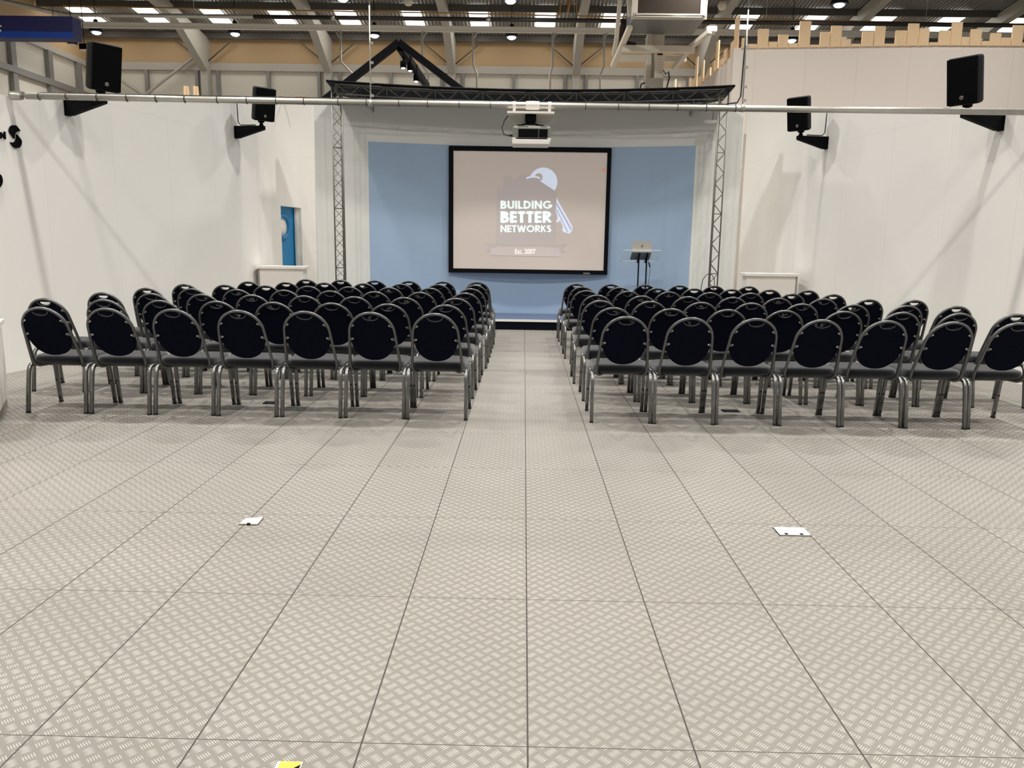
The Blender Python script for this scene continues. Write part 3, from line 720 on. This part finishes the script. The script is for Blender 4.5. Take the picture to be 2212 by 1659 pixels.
for ux, wx in ((UXL, -2.78), (UXR, 2.88)):
    b = MB(); lattice(b, (ux, .1, ZT), (wx, arc(wx)[1]-UY-.08, ZT-.02), Vector((0, 0, 1))*.0+Vector((1, .3, 0)).normalized(), Vector((0, 0, -1)), .17, .3); 
    b.build('side_beam', t)
b = MB()
poly = [(x, fy(x)-.12, ZT+.02) for x in [UXL-.14+(UXR-UXL+.28)*i/16 for i in range(17)]]
bk = [(x, arc(max(-3.8, min(3.8, x)))[1]-UY+.02, ZT-.07) for x in [UXR+.14-(UXR-UXL+.28)*i/16 for i in range(17)]]
nb_ = len(poly); bk.reverse()
vs_ = [v for p_, q_ in zip(poly, bk) for v in (p_, q_, (p_[0], p_[1], p_[2]+.025), (q_[0], q_[1], q_[2]+.025))]
fs_ = []
for i in range(nb_-1):
    a_, c_ = 4*i, 4*i+4
    fs_ += [(a_, a_+1, c_+1, c_), (a_+2, c_+2, c_+3, a_+3), (a_, c_, c_+2, a_+2), (a_+1, a_+3, c_+3, c_+1)]
fs_ += [(0, 2, 3, 1), (4*nb_-4, 4*nb_-3, 4*nb_-1, 4*nb_-2)]
b.add(vs_, fs_, M_CLOTH); b.build('canopy_cloth', t)
b = MB(); b.tube([(x, y, ZT+.033) for x, y, _ in poly], .018, M_SATBLACK, n=8); b.build('front_batten', t)
for wx in (-2.86, 2.95):
    b = MB(); y1 = arc(wx)[1]-UY-.02; b.prism([(wx, y1, ZT-.06), (wx, y1-.3, ZT-.06), (wx, y1, ZT-.32)], (.02, 0, 0), M_TRUSS); b.build('wall_gusset', t)

# white disc hung by the right upright
dx = at(1535, 262, 12.45)
t = thing('ceiling_disc', 'white round disc hanging beside the right truss leg', 'access point', dx)
b = MB(); b.lathe([(.02, -.03), (.09, -.028), (.125, -.008), (.125, .004), (.05, .018)], M_WHITE, n=28); b.build('disc', t)
b = MB(); b.tube([(-.02, 0, .018), (-.02, 0, .5)], .004, M_WHITE, n=6); b.tube([(.03, 0, .016), (.05, 0, .25), (.055, 0, .5)], .005, M_CABLE, n=6); b.build('wire', t)

# ------------------------------------------------------------------ projection screen
SX0, SX1, SZ0, SZ1, SY = -1.487, 1.575, .968, 3.330, 13.12
t = thing('projection_screen', 'large projection screen in a black frame on the blue wall', 'screen', ((SX0+SX1)/2, SY, SZ0))
O = Vector(t.location); W2 = (SX1-SX0)/2; HH = SZ1-SZ0; FB = .088
b = MB(); b.bx(-W2, W2, 0, .06, HH-FB, HH, M_SATBLACK); b.bx(-W2, W2, 0, .06, 0, FB*.9, M_SATBLACK); b.bx(-W2, -W2+FB, 0, .06, FB*.9, HH-FB, M_SATBLACK); b.bx(W2-FB*.85, W2, 0, .06, FB*.9, HH-FB, M_SATBLACK); b.build('frame', t, .004)
def screen_mat(name, rgb, e): return mat(name, rgb, .8, emit=e, emit_rgb=rgb, spec=.1)
SM = dict(bg=screen_mat('projected_beige', (207, 195, 187), .14), house=screen_mat('projected_mauve', (200, 190, 189), .132), rib=screen_mat('projected_ribbon', (209, 198, 196), .15), rib2=screen_mat('projected_ribbon_fold', (200, 190, 186), .13),
          key=screen_mat('projected_key', (212, 221, 240), .40), key2=screen_mat('projected_key_shade', (178, 180, 205), .30), txt=screen_mat('projected_lettering', (224, 240, 236), .5), est=screen_mat('projected_white', (240, 238, 230), .5), red=screen_mat('projected_red', (230, 165, 152), .16))
b = MB(); b.bx(-W2+FB*.95, W2-FB*.8, .02, .05, FB*.85, HH-FB*.95, SM['bg']); b.build('fabric', t)
def sp(cx_, cy_, k=0):    # crop coordinates of the slide -> local point on the screen fabric
    p = at(760+cx_/2.765, 280+cy_/2.765, SY+.018)
    return Vector((p.x-O.x, .0195-.0006*k, p.z-O.z))
def shape(name, pts, m, k): 
    q_ = [sp(x, y, k) for x, y in pts]; b = MB(); b.add(q_, [tuple(range(len(q_)))], m); return b.build(name, t)
circ = lambda cx_, cy_, rx, ry, n_=40: [(cx_+rx*math.cos(2*PI*i/n_), cy_+ry*math.sin(2*PI*i/n_)) for i in range(n_)]
kc = lambda x, y: ((1040+x/4.535-760)*2.765, (350+y/4.535-280)*2.765)
KC = lambda l: [kc(x, y) for x, y in l]
shape('key_bow', KC(circ(606, 194, 138, 140)), SM['key'], 1)
shape('key_hole', KC(circ(561, 149, 38, 40)), SM['bg'], 2)
shape('key_blade', KC([(735, 352), (895, 640), (893, 662), (865, 703), (803, 686), (787, 660), (800, 648), (794, 622), (768, 566), (760, 584), (742, 594), (728, 580), (746, 560), (744, 525), (730, 480)]), SM['key'], 1)
shape('key_groove', KC([(735, 392), (885, 652), (876, 672), (735, 420)]), SM['key2'], 2)
shape('key_groove', KC([(738, 455), (852, 690), (840, 688), (738, 480)]), SM['key2'], 2)
shape('house', KC([(148, 282), (213, 245), (213, 137), (298, 137), (298, 183), (430, 118), (580, 190), (735, 292), (724, 822), (143, 815)]), SM['house'], 3)
shape('key_ring', KC(circ(508, 157, 69, 20)), SM['key'], 4)
shape('key_ring_gap', KC(circ(508, 172, 60, 19)), SM['house'], 5)
shape('ribbon_tail', KC([(30, 788), (143, 800), (140, 872), (45, 870), (70, 830)]), SM['rib2'], 4)
shape('ribbon_tail', KC([(722, 805), (838, 800), (792, 842), (830, 882), (722, 882)]), SM['rib2'], 4)
shape('ribbon', KC([(92, 838), (770, 846), (768, 928), (92, 915)]), SM['rib'], 5)
shape('record_dot', [(1494, 231), (1518, 231), (1518, 253), (1494, 252)], SM['red'], 1)
def text(name, s_, x0, x1, y0, y1, m, k, off, sx_=1.):
    cu = bpy.data.curves.new(name, 'FONT'); cu.body = s_; cu.size = 1; cu.offset = off; cu.extrude = .0; cu.space_character = 1.0+off*1.2
    ob = bpy.data.objects.new(name, cu); COL.objects.link(ob)
    bpy.context.view_layer.update()
    me = bpy.data.meshes.new_from_object(ob.evaluated_get(bpy.context.evaluated_depsgraph_get()))
    bpy.data.objects.remove(ob); bpy.data.curves.remove(cu)
    xs_ = [v.co.x for v in me.vertices]; ys_ = [v.co.y for v in me.vertices]
    a, b_, c_, d_ = min(xs_), max(xs_), min(ys_), max(ys_)
    for v in me.vertices:
        fx = (v.co.x-a)/(b_-a); fy_ = 1-(v.co.y-c_)/(d_-c_)
        v.co = sp(x0+(x1-x0)*fx, y0+(y1-y0)*fy_, k)
    me.materials.clear(); me.materials.append(m); me.name = name
    o_ = bpy.data.objects.new(name, me); COL.objects.link(o_); o_.parent = t
    return o_
AA = lambda cx_, cy_, rx, ry, a0, a1, n_=14: [(cx_+rx*math.cos(math.radians(a0+(a1-a0)*i/n_)), cy_+ry*math.sin(math.radians(a0+(a1-a0)*i/n_))) for i in range(n_+1)]
def glyph(ch, h):
    """bold geometric capital as (advance, strokes); stroke centre lines with half width h in a unit-high box"""
    i, o = h, 1-h
    if ch == 'B': return .62, [[(h, 0), (h, 1)], [(h, o), (.30, o)] + AA(.30, .755, .5*0+.17, .245-h, 90, -90) + [(h, .51)], [(h, .51), (.33, .51)] + AA(.33, .255+h*.5, .19, .255-h*.5, 90, -90) + [(h, h)]]
    if ch == 'U': return .70, [[(h, 1), (h, .36)] + AA(.35, .36, .35-h, .36-h, 180, 360) + [(.70-h, 1)]]
    if ch == 'I': return 2*h, [[(h, 0), (h, 1)]]
    if ch == 'L': return .48, [[(h, 0), (h, 1)], [(h, h), (.48, h)]]
    if ch == 'D': return .74, [[(h, 0), (h, 1)], [(h, o), (.27, o)] + AA(.27, .5, .47-h, .5-h, 90, -90) + [(h, h)]]
    if ch == 'N': return .76, [[(h, 0), (h, 1)], [(.76-h, 0), (.76-h, 1)], [(h, .97), (.76-h, .03)]]
    if ch == 'G': return .92, [AA(.48, .5, .48-h, .5-h, 42, 360-8, 26) + [(.92-h*.6, .46)], [(.52, .42), (.93, .42)]]
    if ch == 'E': return .52, [[(h, 0), (h, 1)], [(h, o), (.52, o)], [(h, .5), (.50, .5)], [(h, h), (.52, h)]]
    if ch == 'T': return .54, [[(.27, 0), (.27, 1)], [(0, o), (.54, o)]]
    if ch == 'R': return .64, [[(h, 0), (h, 1)], [(h, o), (.32, o)] + AA(.32, .72, .19, .28-h, 90, -90) + [(h, .44)], [(.26, .46), (.58, 0.0)]]
    if ch == 'W': return 1.10, [[(h, 1), (.32, .02)], [(.32, .02), (.55, .94)], [(.55, .94), (.78, .02)], [(.78, .02), (1.10-h, 1)]]
    if ch == 'O': return .98, [AA(.49, .5, .49-h, .5-h, 0, 360, 32)]
    if ch == 'K': return .66, [[(h, 0), (h, 1)], [(h, .47), (.56, .99)], [(.22, .62), (.58, .01)]]
    if ch == 'S': return .54, [AA(.27, .735, .27-h, .265-h, 25, 270, 18) + AA(.27, .27, .27-h, .27-h, 90, -155, 18)[1:]]
def headline(word, x0, x1, y0, y1, h, m, k, gap=.085):
    adv = 0; items = []
    for ch in word:
        w_, st_ = glyph(ch, h); items.append((adv, st_)); adv += w_+gap
    adv -= gap
    mb = MB(); tr = lambda p: sp(x0+(x1-x0)*p[0]/adv, y1-(y1-y0)*p[1], k)
    for off, st_ in items:
        for pl in st_:
            pl = [(off+x, y) for x, y in pl]; vs = []
            for i, (x, y) in enumerate(pl):
                a_ = Vector(pl[max(0, i-1)]); b_ = Vector(pl[min(len(pl)-1, i+1)]); d = (b_-a_).normalized(); n_ = Vector((-d.y, d.x))
                if 0 < i < len(pl)-1:
                    d1 = (Vector(pl[i])-a_).normalized(); c_ = max(.6, d1.dot(d))
                    n_ = n_/c_
                cl = lambda q: (q.x, min(1., max(0., q.y)))
                vs += [tr(cl(Vector((x, y))+n_*h)), tr(cl(Vector((x, y))-n_*h))]
            mb.add(vs, [(2*i, 2*i+1, 2*i+3, 2*i+2) for i in range(len(pl)-1)], m)
    return mb.build('slide_text', t)
headline('BUILDING', 888, 1195, 425, 473, .104, SM['txt'], 8)
headline('BETTER', 888, 1191, 488, 557, .118, SM['txt'], 8, .075)
headline('NETWORKS', 888, 1191, 571, 613, .098, SM['txt'], 8, .07)
text('slide_text', 'Est. 2007', 975, 1097, 713, 743, SM['est'], 8, .012)
b = MB(); pp = at(1267, 590.5, SY); b.box((pp.x-O.x, -.003, pp.z-O.z), (.125, .006, .026), M_RIVET); b.build('plaque', t)

# ------------------------------------------------------------------ lectern and laptop on the stage
LY = 12.45
t = thing('lectern', 'clear acrylic lectern on two thin black posts on the stage', 'lectern', (2.13, LY, ZS))
base = Vector((2.13, LY, ZS))
pa = [(1348, 540.5, 12.30), (1428, 541.5, 12.30), (1418.5, 565, 12.66), (1342, 564.5, 12.66)]
q = [at(*p)-base for p in pa]
nrm_t = (q[1]-q[0]).cross(q[3]-q[0]).normalized()
if nrm_t.z < 0: nrm_t = -nrm_t
b = MB(); b.prism(q, nrm_t*.008, M_ACRYL); b.build('tray', t)
b = MB(); b.tube([q[0], q[1]], .006, M_ACRE, n=6); b.tube([q[3], q[2]], .010, M_ACRE, n=6); b.tube([q[0], q[3]], .004, M_ACRE, n=6); b.tube([q[1], q[2]], .004, M_ACRE, n=6); b.build('tray_edge', t)
for u in (1379, 1396):
    X_ = at(u, 580, LY+.02).x-base.x
    tl = lambda yy_: q[0].z + (q[3].z-q[0].z)*((yy_-q[0].y)/(q[3].y-q[0].y))
    b = MB(); b.tube([(X_, .02, .012), (X_, .02, tl(.02)-.0)], .014, M_SATBLACK, n=10); b.build('post', t)
    b = MB(); b.prism([(X_-.012, q[0].y+.07, tl(q[0].y+.07)-.005), (X_-.012, q[3].y-.01, tl(q[3].y-.01)-.005), (X_-.012, q[3].y-.01, tl(q[3].y-.01)-.03), (X_-.012, .02, tl(.02)-.06)], (.024, 0, 0), M_SATBLACK); b.build('tray_support', t)
b = MB(); b.bx(-.28, .28, -.16, .2, 0, .012, M_SATBLACK); b.build('base', t)
# laptop
tl2 = lambda yy_: q[0].z + (q[3].z-q[0].z)*((yy_-q[0].y)/(q[3].y-q[0].y)) + .009
xl0, xl1 = at(1364.5, 550, 12.42).x-base.x, at(1406, 550, 12.42).x-base.x
y0_, y1_ = -.06, .17
lp = thing('laptop', 'open silver laptop standing on the clear lectern', 'laptop', (base.x+(xl0+xl1)/2, base.y, ZS))
wl = (xl1-xl0)/2
b = MB(); b.hexa([(-wl, y0_, tl2(y0_)), (wl, y0_, tl2(y0_)), (wl, y1_, tl2(y1_)), (-wl, y1_, tl2(y1_)), (-wl, y0_, tl2(y0_)+.016), (wl, y0_, tl2(y0_)+.016), (wl, y1_, tl2(y1_)+.016), (-wl, y1_, tl2(y1_)+.016)], M_BLACKG); b.build('keyboard_base', lp)
zl = tl2(y0_)+.012; zt_ = at(1385, 521.5, base.y+y0_-.03).z-ZS
b = MB(); b.hexa([(-wl, y0_-.004, zl), (wl, y0_-.004, zl), (wl, y0_+.004, zl), (-wl, y0_+.004, zl), (-wl, y0_-.03, zt_), (wl, y0_-.03, zt_), (wl, y0_-.022, zt_), (-wl, y0_-.022, zt_)], M_SILVER); b.build('lid', lp)
b = MB(); zc = (zl+zt_)/2+.01
for dx_ in (-.012, .0, .012): b.prism([(dx_-.004, y0_-.021, zc-.016-(.012 if dx_ == 0 else 0)), (dx_+.0, y0_-.021, zc-.016-(.012 if dx_ == 0 else 0)), (dx_+.008, y0_-.021, zc+.016+(.012 if dx_ == 0 else 0)), (dx_+.004, y0_-.021, zc+.016+(.012 if dx_ == 0 else 0))], (0, -.003, 0), M_BLACK)
b.build('lid_mark', lp)
b = MB(); cxp = [at(u, v, LY+.1) for u, v in ((1399, 553), (1407, 552), (1404, 556.5), (1400, 560), (1401.5, 566))]
b.tube(cxp + [at(1404, 577, LY+.1), at(1404, 590, LY+.1), at(1401.5, 605, LY+.1), at(1400, 640, LY+.1), Vector((at(1400, 640, LY+.1).x, LY+.1, ZS+.005))], .004, M_CABLE, n=6)
b.tube([at(1401.5, 566, LY+.1), at(1404, 577, LY+.1)], .013, M_CABLE, n=8)
tag(b.build('laptop_cable'), 'thin black cable hanging from the lectern tray', 'cable')
b = MB(); b.tube([at(u, v, 11.9) for u, v in ((1515, 640), (1514.5, 622), (1518, 604), (1527, 592.5), (1537, 593), (1543, 602), (1543, 622))], .007, M_CABLE, n=6)
tag(b.build('coiled_cable'), 'loop of black cable at the foot of the right truss leg', 'cable')

# ------------------------------------------------------------------ letters and emblem on the left wall
WP = lambda y, z, k=.004: Vector((wallx(y)+k*nrm.x, y+k*nrm.y, z))
def wall_px(u, v):
    d = RT*((u-CX)/F) + DN*((v-CY)/F) + FW
    A_ = Vector((wallx(6.72), 6.72, 0)); tt = (A_-CAM).dot(nrm)/d.dot(nrm); p = CAM+d*tt; return p
def bez(pts): return pts
t = thing('wall_emblem', 'black two part swirl emblem on the left wall', 'emblem', wall_px(32, 296))
O2 = Vector(t.location)
e = lambda x, y: (x/9.217, 240+y/9.217)
up_ = [(163, 400), (170, 345), (195, 300), (235, 280), (290, 285), (312, 300), (385, 400), (345, 398), (305, 412), (280, 440), (266, 490), (262, 548), (235, 510), (190, 450)]
lo_ = [(315, 465), (345, 505), (390, 560), (408, 600), (405, 650), (385, 700), (350, 732), (300, 737), (255, 715), (225, 680), (190, 620), (235, 628), (275, 612), (300, 580), (312, 530)]
for nm, pl in (('upper_petal', up_), ('lower_petal', lo_)):
    b = MB(); b.prism([wall_px(*e(x, y))-O2+nrm*.001 for x, y in pl], nrm*.02, M_BLACK); b.build(nm, t)
t = thing('wall_letter', 'black capital letter N cut off by the left frame edge', 'letter', wall_px(5, 294))
O2 = Vector(t.location)
nl = [(-25, 418), (0, 418), (62, 500), (62, 408), (80, 408), (92, 562), (72, 545), (8, 462), (8, 548), (-25, 548)]
b = MB(); b.prism([wall_px(*e(x, y))-O2+nrm*.001 for x, y in nl], nrm*.02, M_BLACK); b.build('letter_body', t)
t = thing('wall_letter', 'curved edge of a large black letter at the left frame edge', 'letter', wall_px(-4, 390))
O2 = Vector(t.location)
b = MB(); ring = [(-60+86*math.cos(a), 1385+140*math.sin(a)) for a in [-PI/2+PI*i/16 for i in range(17)]]; inn = [(-60+50*math.cos(a), 1385+95*math.sin(a)) for a in [PI/2-PI*i/16 for i in range(17)]]
b.prism([wall_px(*e(x, y))-O2+nrm*.001 for x, y in ring+inn], nrm*.02, M_BLACK); b.build('letter_body', t)

# ------------------------------------------------------------------ hall furniture above and behind
# blue sign box
s0, s1 = at(-260, 35, 15.5), at(155, 35, 15.5); zb_ = at(155, 83, 15.5).z; zm = at(155, 69, 15.5).z
t = thing('hanging_sign', 'navy sign box with a bright blue lower stripe at the top left', 'sign', ((s0.x+s1.x)/2, 15.5, zb_))
O3 = Vector(t.location); hw = (s1.x-s0.x)/2
b = MB(); b.bx(-hw, hw, 0, .35, 0, s1.z-zb_, M_NAVY); b.build('box', t, .005)
b = MB(); b.bx(-hw, hw, -.006, -.001, .0, zm-zb_, M_BLUES); b.build('stripe', t)
for x_ in (-hw+.4, hw-.5):
    b = MB(); b.tube([(x_, .17, s1.z-zb_), (x_, .17, roofz(15.67)-zb_)], .006, M_CABLE, n=6); b.build('suspension_wire', t)
b = MB(); pts = [(at(u, v, 15.49)-O3) for u, v in ((3, 57), (-4, 54), (-9, 57), (-8, 61), (-2, 62.5), (1, 66), (-2, 69), (-9, 67))]; b.tube([(p.x, -.006, p.z) for p in pts], .018, M_WHITE, n=8); b.build('letter', t)
# tray beam, heater tube, gas pipe
b = MB(); z_ = at(1145, 66, 25.3).z; b.bx(-16.2, 20, 25.24, 25.36, z_-.07, z_+.05, M_TRAY); b.bx(-16.2, 20, 25.15, 25.45, z_+.05, z_+.08, M_TRAY)
tag(b.build('cable_tray'), 'long pale grey beam crossing the hall under the roof', 'beam')
t = thing('radiant_heater', 'long dark heater tube hung level under the hall roof', 'heater', (0, 22, at(1145, 43, 22).z))
b = MB(); b.tube([(at(548, 35, 22).x, 0, 0), (20, 0, 0)], .062, M_HEAT, n=12); b.build('tube', t)
b = MB(); a_ = at(128, 26, 22).x; b.tube([(a_-1.6, -1.6, .1), (a_-.1, -.1, .03), (a_+.2, 0, 0), (at(548, 35, 22).x, 0, 0)], .06, M_GALV, n=12); b.build('silver_section', t)
for u in (720, 1055):
    b = MB(); x = at(u, 40, 22).x; b.tube([(x-.06, 0, 0), (x+.06, 0, 0)], .075, M_RIVET, n=12); b.build('joint', t)
for u in (420, 800, 1240, 1655, 2000):
    b = MB(); x = at(u, 40, 22).x; b.tube([(x, 0, .06), (x, 0, roofz(22)-t.location.z)], .006, M_GALV, n=6); b.build('hanger', t)
b = MB(); gp = [(135, 12), (600, 22), (1000, 29), (1203, 34), (1209, 32), (1211, 10), (1213, 8), (1243, 8), (1246, 10), (1247, 32), (1252, 35), (1600, 41), (2212, 53)]
b.tube([at(u, v, 23.6) for u, v in gp], .022, M_YELLOW, n=8); b.tube([at(1229, -8, 23.55), at(1229, 12, 23.55), at(1227, 27, 23.55)], .035, M_YELLOW, n=8)
tag(b.build('gas_pipe'), 'thin ochre gas pipe with a raised loop under the roof', 'pipe')
lbs = ['left of the black gable apex', 'just right of the black gable apex', 'midway along the canopy', 'above the projector', 'left of the cream lifting machine']
for (u, v2, u2, v3), lb in zip(((736, 133, 760, 158), (912, 142, 925, 160), (1022, 140, 1030, 160), (1194, 142, 1188, 162), (1305, 143, 1296, 165)), lbs):
    b = MB(); b.tube([at(u, 66, 25.3), at(u, v2, 25.3), at(u2, v3, 25.7), at(u2, 215, 25.7)], .035, M_STEELW, n=8); b.tube([at(u, 84, 25.3), at(u+(9 if u > 800 else -9), 70, 25.3)], .03, M_STEELW, n=6)
    tag(b.build('drop_rod'), 'thin white drop rod under the roof beam, ' + lb, 'rod', 'white drop rods below the beam')
for (u, v), lb in zip(((882, 3), (1560, 12)), ('above the black gable frame', 'right of the cream lifting machine')):
    t = thing('hanging_globe', 'round white pendant speaker ' + lb, 'pendant', at(u, v, 20))
    b = MB(); b.lathe([(.02, -.12), (.09, -.09), (.12, 0), (.09, .09), (.02, .12)], M_CREAM, n=20); b.build('globe', t)
    b = MB(); b.tube([(0, 0, .11), (0, 0, roofz(20)-t.location.z)], .006, M_CABLE, n=6); b.build('cord', t)
for (u, v), lb in zip(((156, 91), (182, 103)), ('under the right end of the navy sign', 'between the navy sign and the near left loudspeaker')):
    t = thing('floodlight', 'small dark floodlight ' + lb, 'floodlight', at(u, v, 20))
    b = MB(); b.box((0, 0, .02), (.2, .16, .15), M_BLACK); b.build('body', t, .01)
    b = MB(); b.box((0, -.02, -.065), (.15, .12, .02), M_WHITE); b.build('lens', t)
    b = MB(); b.tube([(0, 0, .08), (.0, 0, roofz(20)-t.location.z-.02)], .01, M_BLACKG, n=6); b.build('bracket', t)

# black gable frame behind the canopy
ap = at(862, 92, 17); lf = at(690, 225, 17); rf = at(1010, 205, 17)
t = thing('gable_frame', 'black steel gable frame rising behind the stage canopy', 'frame', (ap.x, 17, 0))
O4 = Vector(t.location); sec = [(.075, .075), (-.075, .075), (-.075, -.075), (.075, -.075)]
b = MB(); b.tube([lf-O4, ap-O4], 0, M_SATBLACK, sect=sec, smooth=False); b.build('left_rafter', t)
b = MB(); b.tube([ap-O4, rf-O4], 0, M_SATBLACK, sect=sec, smooth=False); b.build('right_rafter', t)
b = MB(); b.tube([ap-O4+Vector((.02, .05, -.1)), ap-O4+Vector((.1, 4.5, -.1))], 0, M_SATBLACK, sect=sec, smooth=False); b.build('ridge', t)
for nm, p_ in (('left_post', lf), ('right_post', rf)):
    b = MB(); b.bx(p_.x-ap.x-.07, p_.x-ap.x+.07, -.07, .07, 0, p_.z, M_SATBLACK); b.build(nm, t)
b = MB(); b.tube([ap-O4+Vector((-.03, .3, -.25)), ap-O4+Vector((.05, 3.6, -.25))], .03, M_GALV, n=8); b.build('lighting_bar', t)
for i, (u, v, Y) in enumerate(((871, 147, 17.6), (886, 153, 18.0), (899, 176, 19.0))):
    p_ = at(u, v, Y)
    lb = ('upper', 'middle', 'lowest')[i]
    tt = thing('spotlight', lb + ' of the lit spotlights under the black gable ridge', 'spotlight', p_, 0, 'spotlights on the gable ridge')
    b = MB(); b.lathe([(.07, 0), (.075, .12), (.05, .2)], M_BLACK, n=14); b.tube([(0, 0, .18), (0.02, .05, .42)], .018, M_BLACK, n=6); b.build('housing', tt)
    b = MB(); b.lathe([(.0, -.012), (.04, -.01), (.045, .0)], M_LAMP, n=14); b.build('lens', tt)

# cream lifting machine
t = thing('lifting_machine', 'cream mast machine holding a brown fronted box above the canopy', 'machine', (3.1, 18, 0))
O5 = Vector((3.1, 18, 0)); A_ = lambda u, v, Y: at(u, v, Y)-O5
f0, f1 = A_(1364, 40, 16.6), A_(1526, 42, 16.6)
zbx = (f0.z+f1.z)/2; hx0, hx1 = f0.x, f1.x
b = MB(); b.bx(hx0+.04, hx1-.04, -1.36, -.1, zbx, zbx+1.3, M_MGREY); b.build('box', t, .01)
b = MB(); b.bx(hx0, hx1, -1.42, -1.36, zbx, zbx+.11, M_CREAM); b.bx(hx0, hx0+.13, -1.42, -1.36, zbx+.11, zbx+1.35, M_CREAM); b.bx(hx1-.15, hx1, -1.42, -1.36, zbx+.11, zbx+1.35, M_CREAM); b.bx(hx0, hx1, -1.42, -1.36, zbx+1.35, zbx+1.5, M_CREAM); b.build('front_frame', t)
b = MB(); b.bx(hx0+.13, hx1-.15, -1.40, -1.365, zbx+.11, zbx+1.35, M_BROWN); b.build('front_panel', t)
b = MB(); b.tube([(hx0+.06, -1.44, zbx+.06), (hx1-.06, -1.44, zbx+.06)], .012, M_METAL, n=6)
for x in (hx0+.06, hx1-.06): b.tube([(x-.025, -1.44, zbx+.03), (x-.025, -1.44, zbx+.1), (x+.025, -1.44, zbx+.1), (x+.025, -1.44, zbx+.03)], .008, M_METAL, n=6)
b.build('latch_bar', t)
m0, m1 = A_(1396, 100, 18).x, A_(1436, 100, 18).x
b = MB(); b.bx(m0, m0+.12, -.15, .15, 0, zbx+.02, M_CREAM); b.bx(m0+.12, m1-.02, -.05, .15, 0, zbx+.02, M_CREAM); b.build('mast', t, .01)
b = MB(); p_ = A_(1416, 112, 17.7); q_ = A_(1432, 170, 17.7); b.bx(p_.x, q_.x, -.36, -.15, q_.z, p_.z, M_CREAM)
for i in range(7): b.bx(p_.x+.04, q_.x-.04, -.366, -.36, q_.z+.12+i*.06, q_.z+.125+i*.06, M_PLINTH)
b.bx(p_.x+.04, q_.x-.04, -.366, -.36, p_.z-.09, p_.z-.04, M_BLACKG); b.build('control_panel', t, .01)
p_ = A_(1394, 169, 17.6); q_ = A_(1431, 200, 17.6)
b = MB(); b.bx(p_.x, q_.x, -.45, -.1, q_.z-.4, p_.z, M_PLINTH); b.build('motor_box', t, .01)
p_ = A_(1345, 98, 17.5); q_ = A_(1500, 114, 17.5); b = MB(); b.bx(p_.x, q_.x, -.55, -.4, q_.z, p_.z, M_CREAM); b.build('front_crossbeam', t, .005)
p_ = A_(1334, 119, 18.4); q_ = A_(1482, 134, 18.4); b = MB(); b.bx(p_.x, q_.x, .35, .5, q_.z, p_.z, M_CREAM); b.build('rear_crossbeam', t, .005)
bar = [(.06, .045), (-.06, .045), (-.06, -.045), (.06, -.045)]
for nm, pts in (('left_arm', [(1361, 58, 17.), (1324, 143, 18.2)]), ('right_arm', [(1533, 68, 17.), (1494, 100, 17.5), (1456, 147, 18.2)]), ('side_bar', [(1341, -20, 17.2), (1332, 80, 17.6), (1326, 118, 18.)]), ('side_bar', [(1357, -20, 17.), (1361, 36, 17.)])):
    b = MB(); b.tube([A_(*p) for p in pts], 0, M_CREAM, sect=bar, smooth=False); b.build(nm, t)
b = MB(); b.tube([A_(1350, 50, 18), A_(1343, 70, 18.2), A_(1346, 92, 18.3), A_(1372, 100, 18.3)], .09, M_BROWN, n=8); b.build('hose', t)
p_ = A_(1526, 57, 17.2); q_ = A_(1548, 69, 17.2); b = MB(); b.bx(p_.x, q_.x, -.85, -.6, q_.z, p_.z, M_CREAM); b.build('switch_box', t, .006)
b = MB(); b.tube([A_(1434, 152, 17.6), A_(1438, 160, 17.5), A_(1444, 155, 17.5), A_(1446, 168, 17.5), A_(1441, 186, 17.5), A_(1440, 205, 17.5)], .018, M_CABLE, n=6); b.build('cable', t)
b = MB(); b.tube([A_(1393, 179, 17.5), A_(1385, 182, 17.5), A_(1383, 192, 17.5)], .02, M_CABLE, n=6); b.build('cable', t)

# small timber trestles and orange cable behind the left wall
for u, lb in ((400, 'left'), (421, 'right')):
    p_ = at(u, 186, 13.6); t = thing('timber_trestle', lb + ' of two pine trestle tops peeping over the left wall', 'trestle', (p_.x, 13.6, 0), 0, 'pine trestles behind the left wall')
    for nm, pts in (('near_leg', [(-.1, 0, p_.z-.55), (0, 0, p_.z)]), ('far_leg', [(.1, 0.05, p_.z-.55), (0.02, 0.03, p_.z)])):
        b = MB(); b.tube([(pts[0][0]*1.6, pts[0][1]*6, 0), pts[1]], 0, M_PINE, sect=[(.03, .02), (-.03, .02), (-.03, -.02), (.03, -.02)], smooth=False); b.build(nm, t)
b = MB(); pts = [(603, 208), (608, 208.5), (618, 212), (630, 212), (642, 209.5), (655, 209), (664, 212)]
b.tube([Vector((at(u, v, 13.3).x, 13.3, at(u, v, 13.3).z)) for u, v in pts], .018, M_ORANGE, n=8)
tag(b.build('orange_cable'), 'orange cable lying along the top of the left wall', 'cable')

# ------------------------------------------------------------------ world and colour management
wd = bpy.data.worlds.new('world'); S.world = wd; wd.use_nodes = True
bg = wd.node_tree.nodes['Background']; bg.inputs[0].default_value = (1, .965, .91, 1); bg.inputs[1].default_value = .26
S.view_settings.view_transform = 'Standard'; S.view_settings.look = 'None'; S.view_settings.gamma = 1.0
S.view_settings.exposure = 0.12; S.view_settings.use_curve_mapping = False
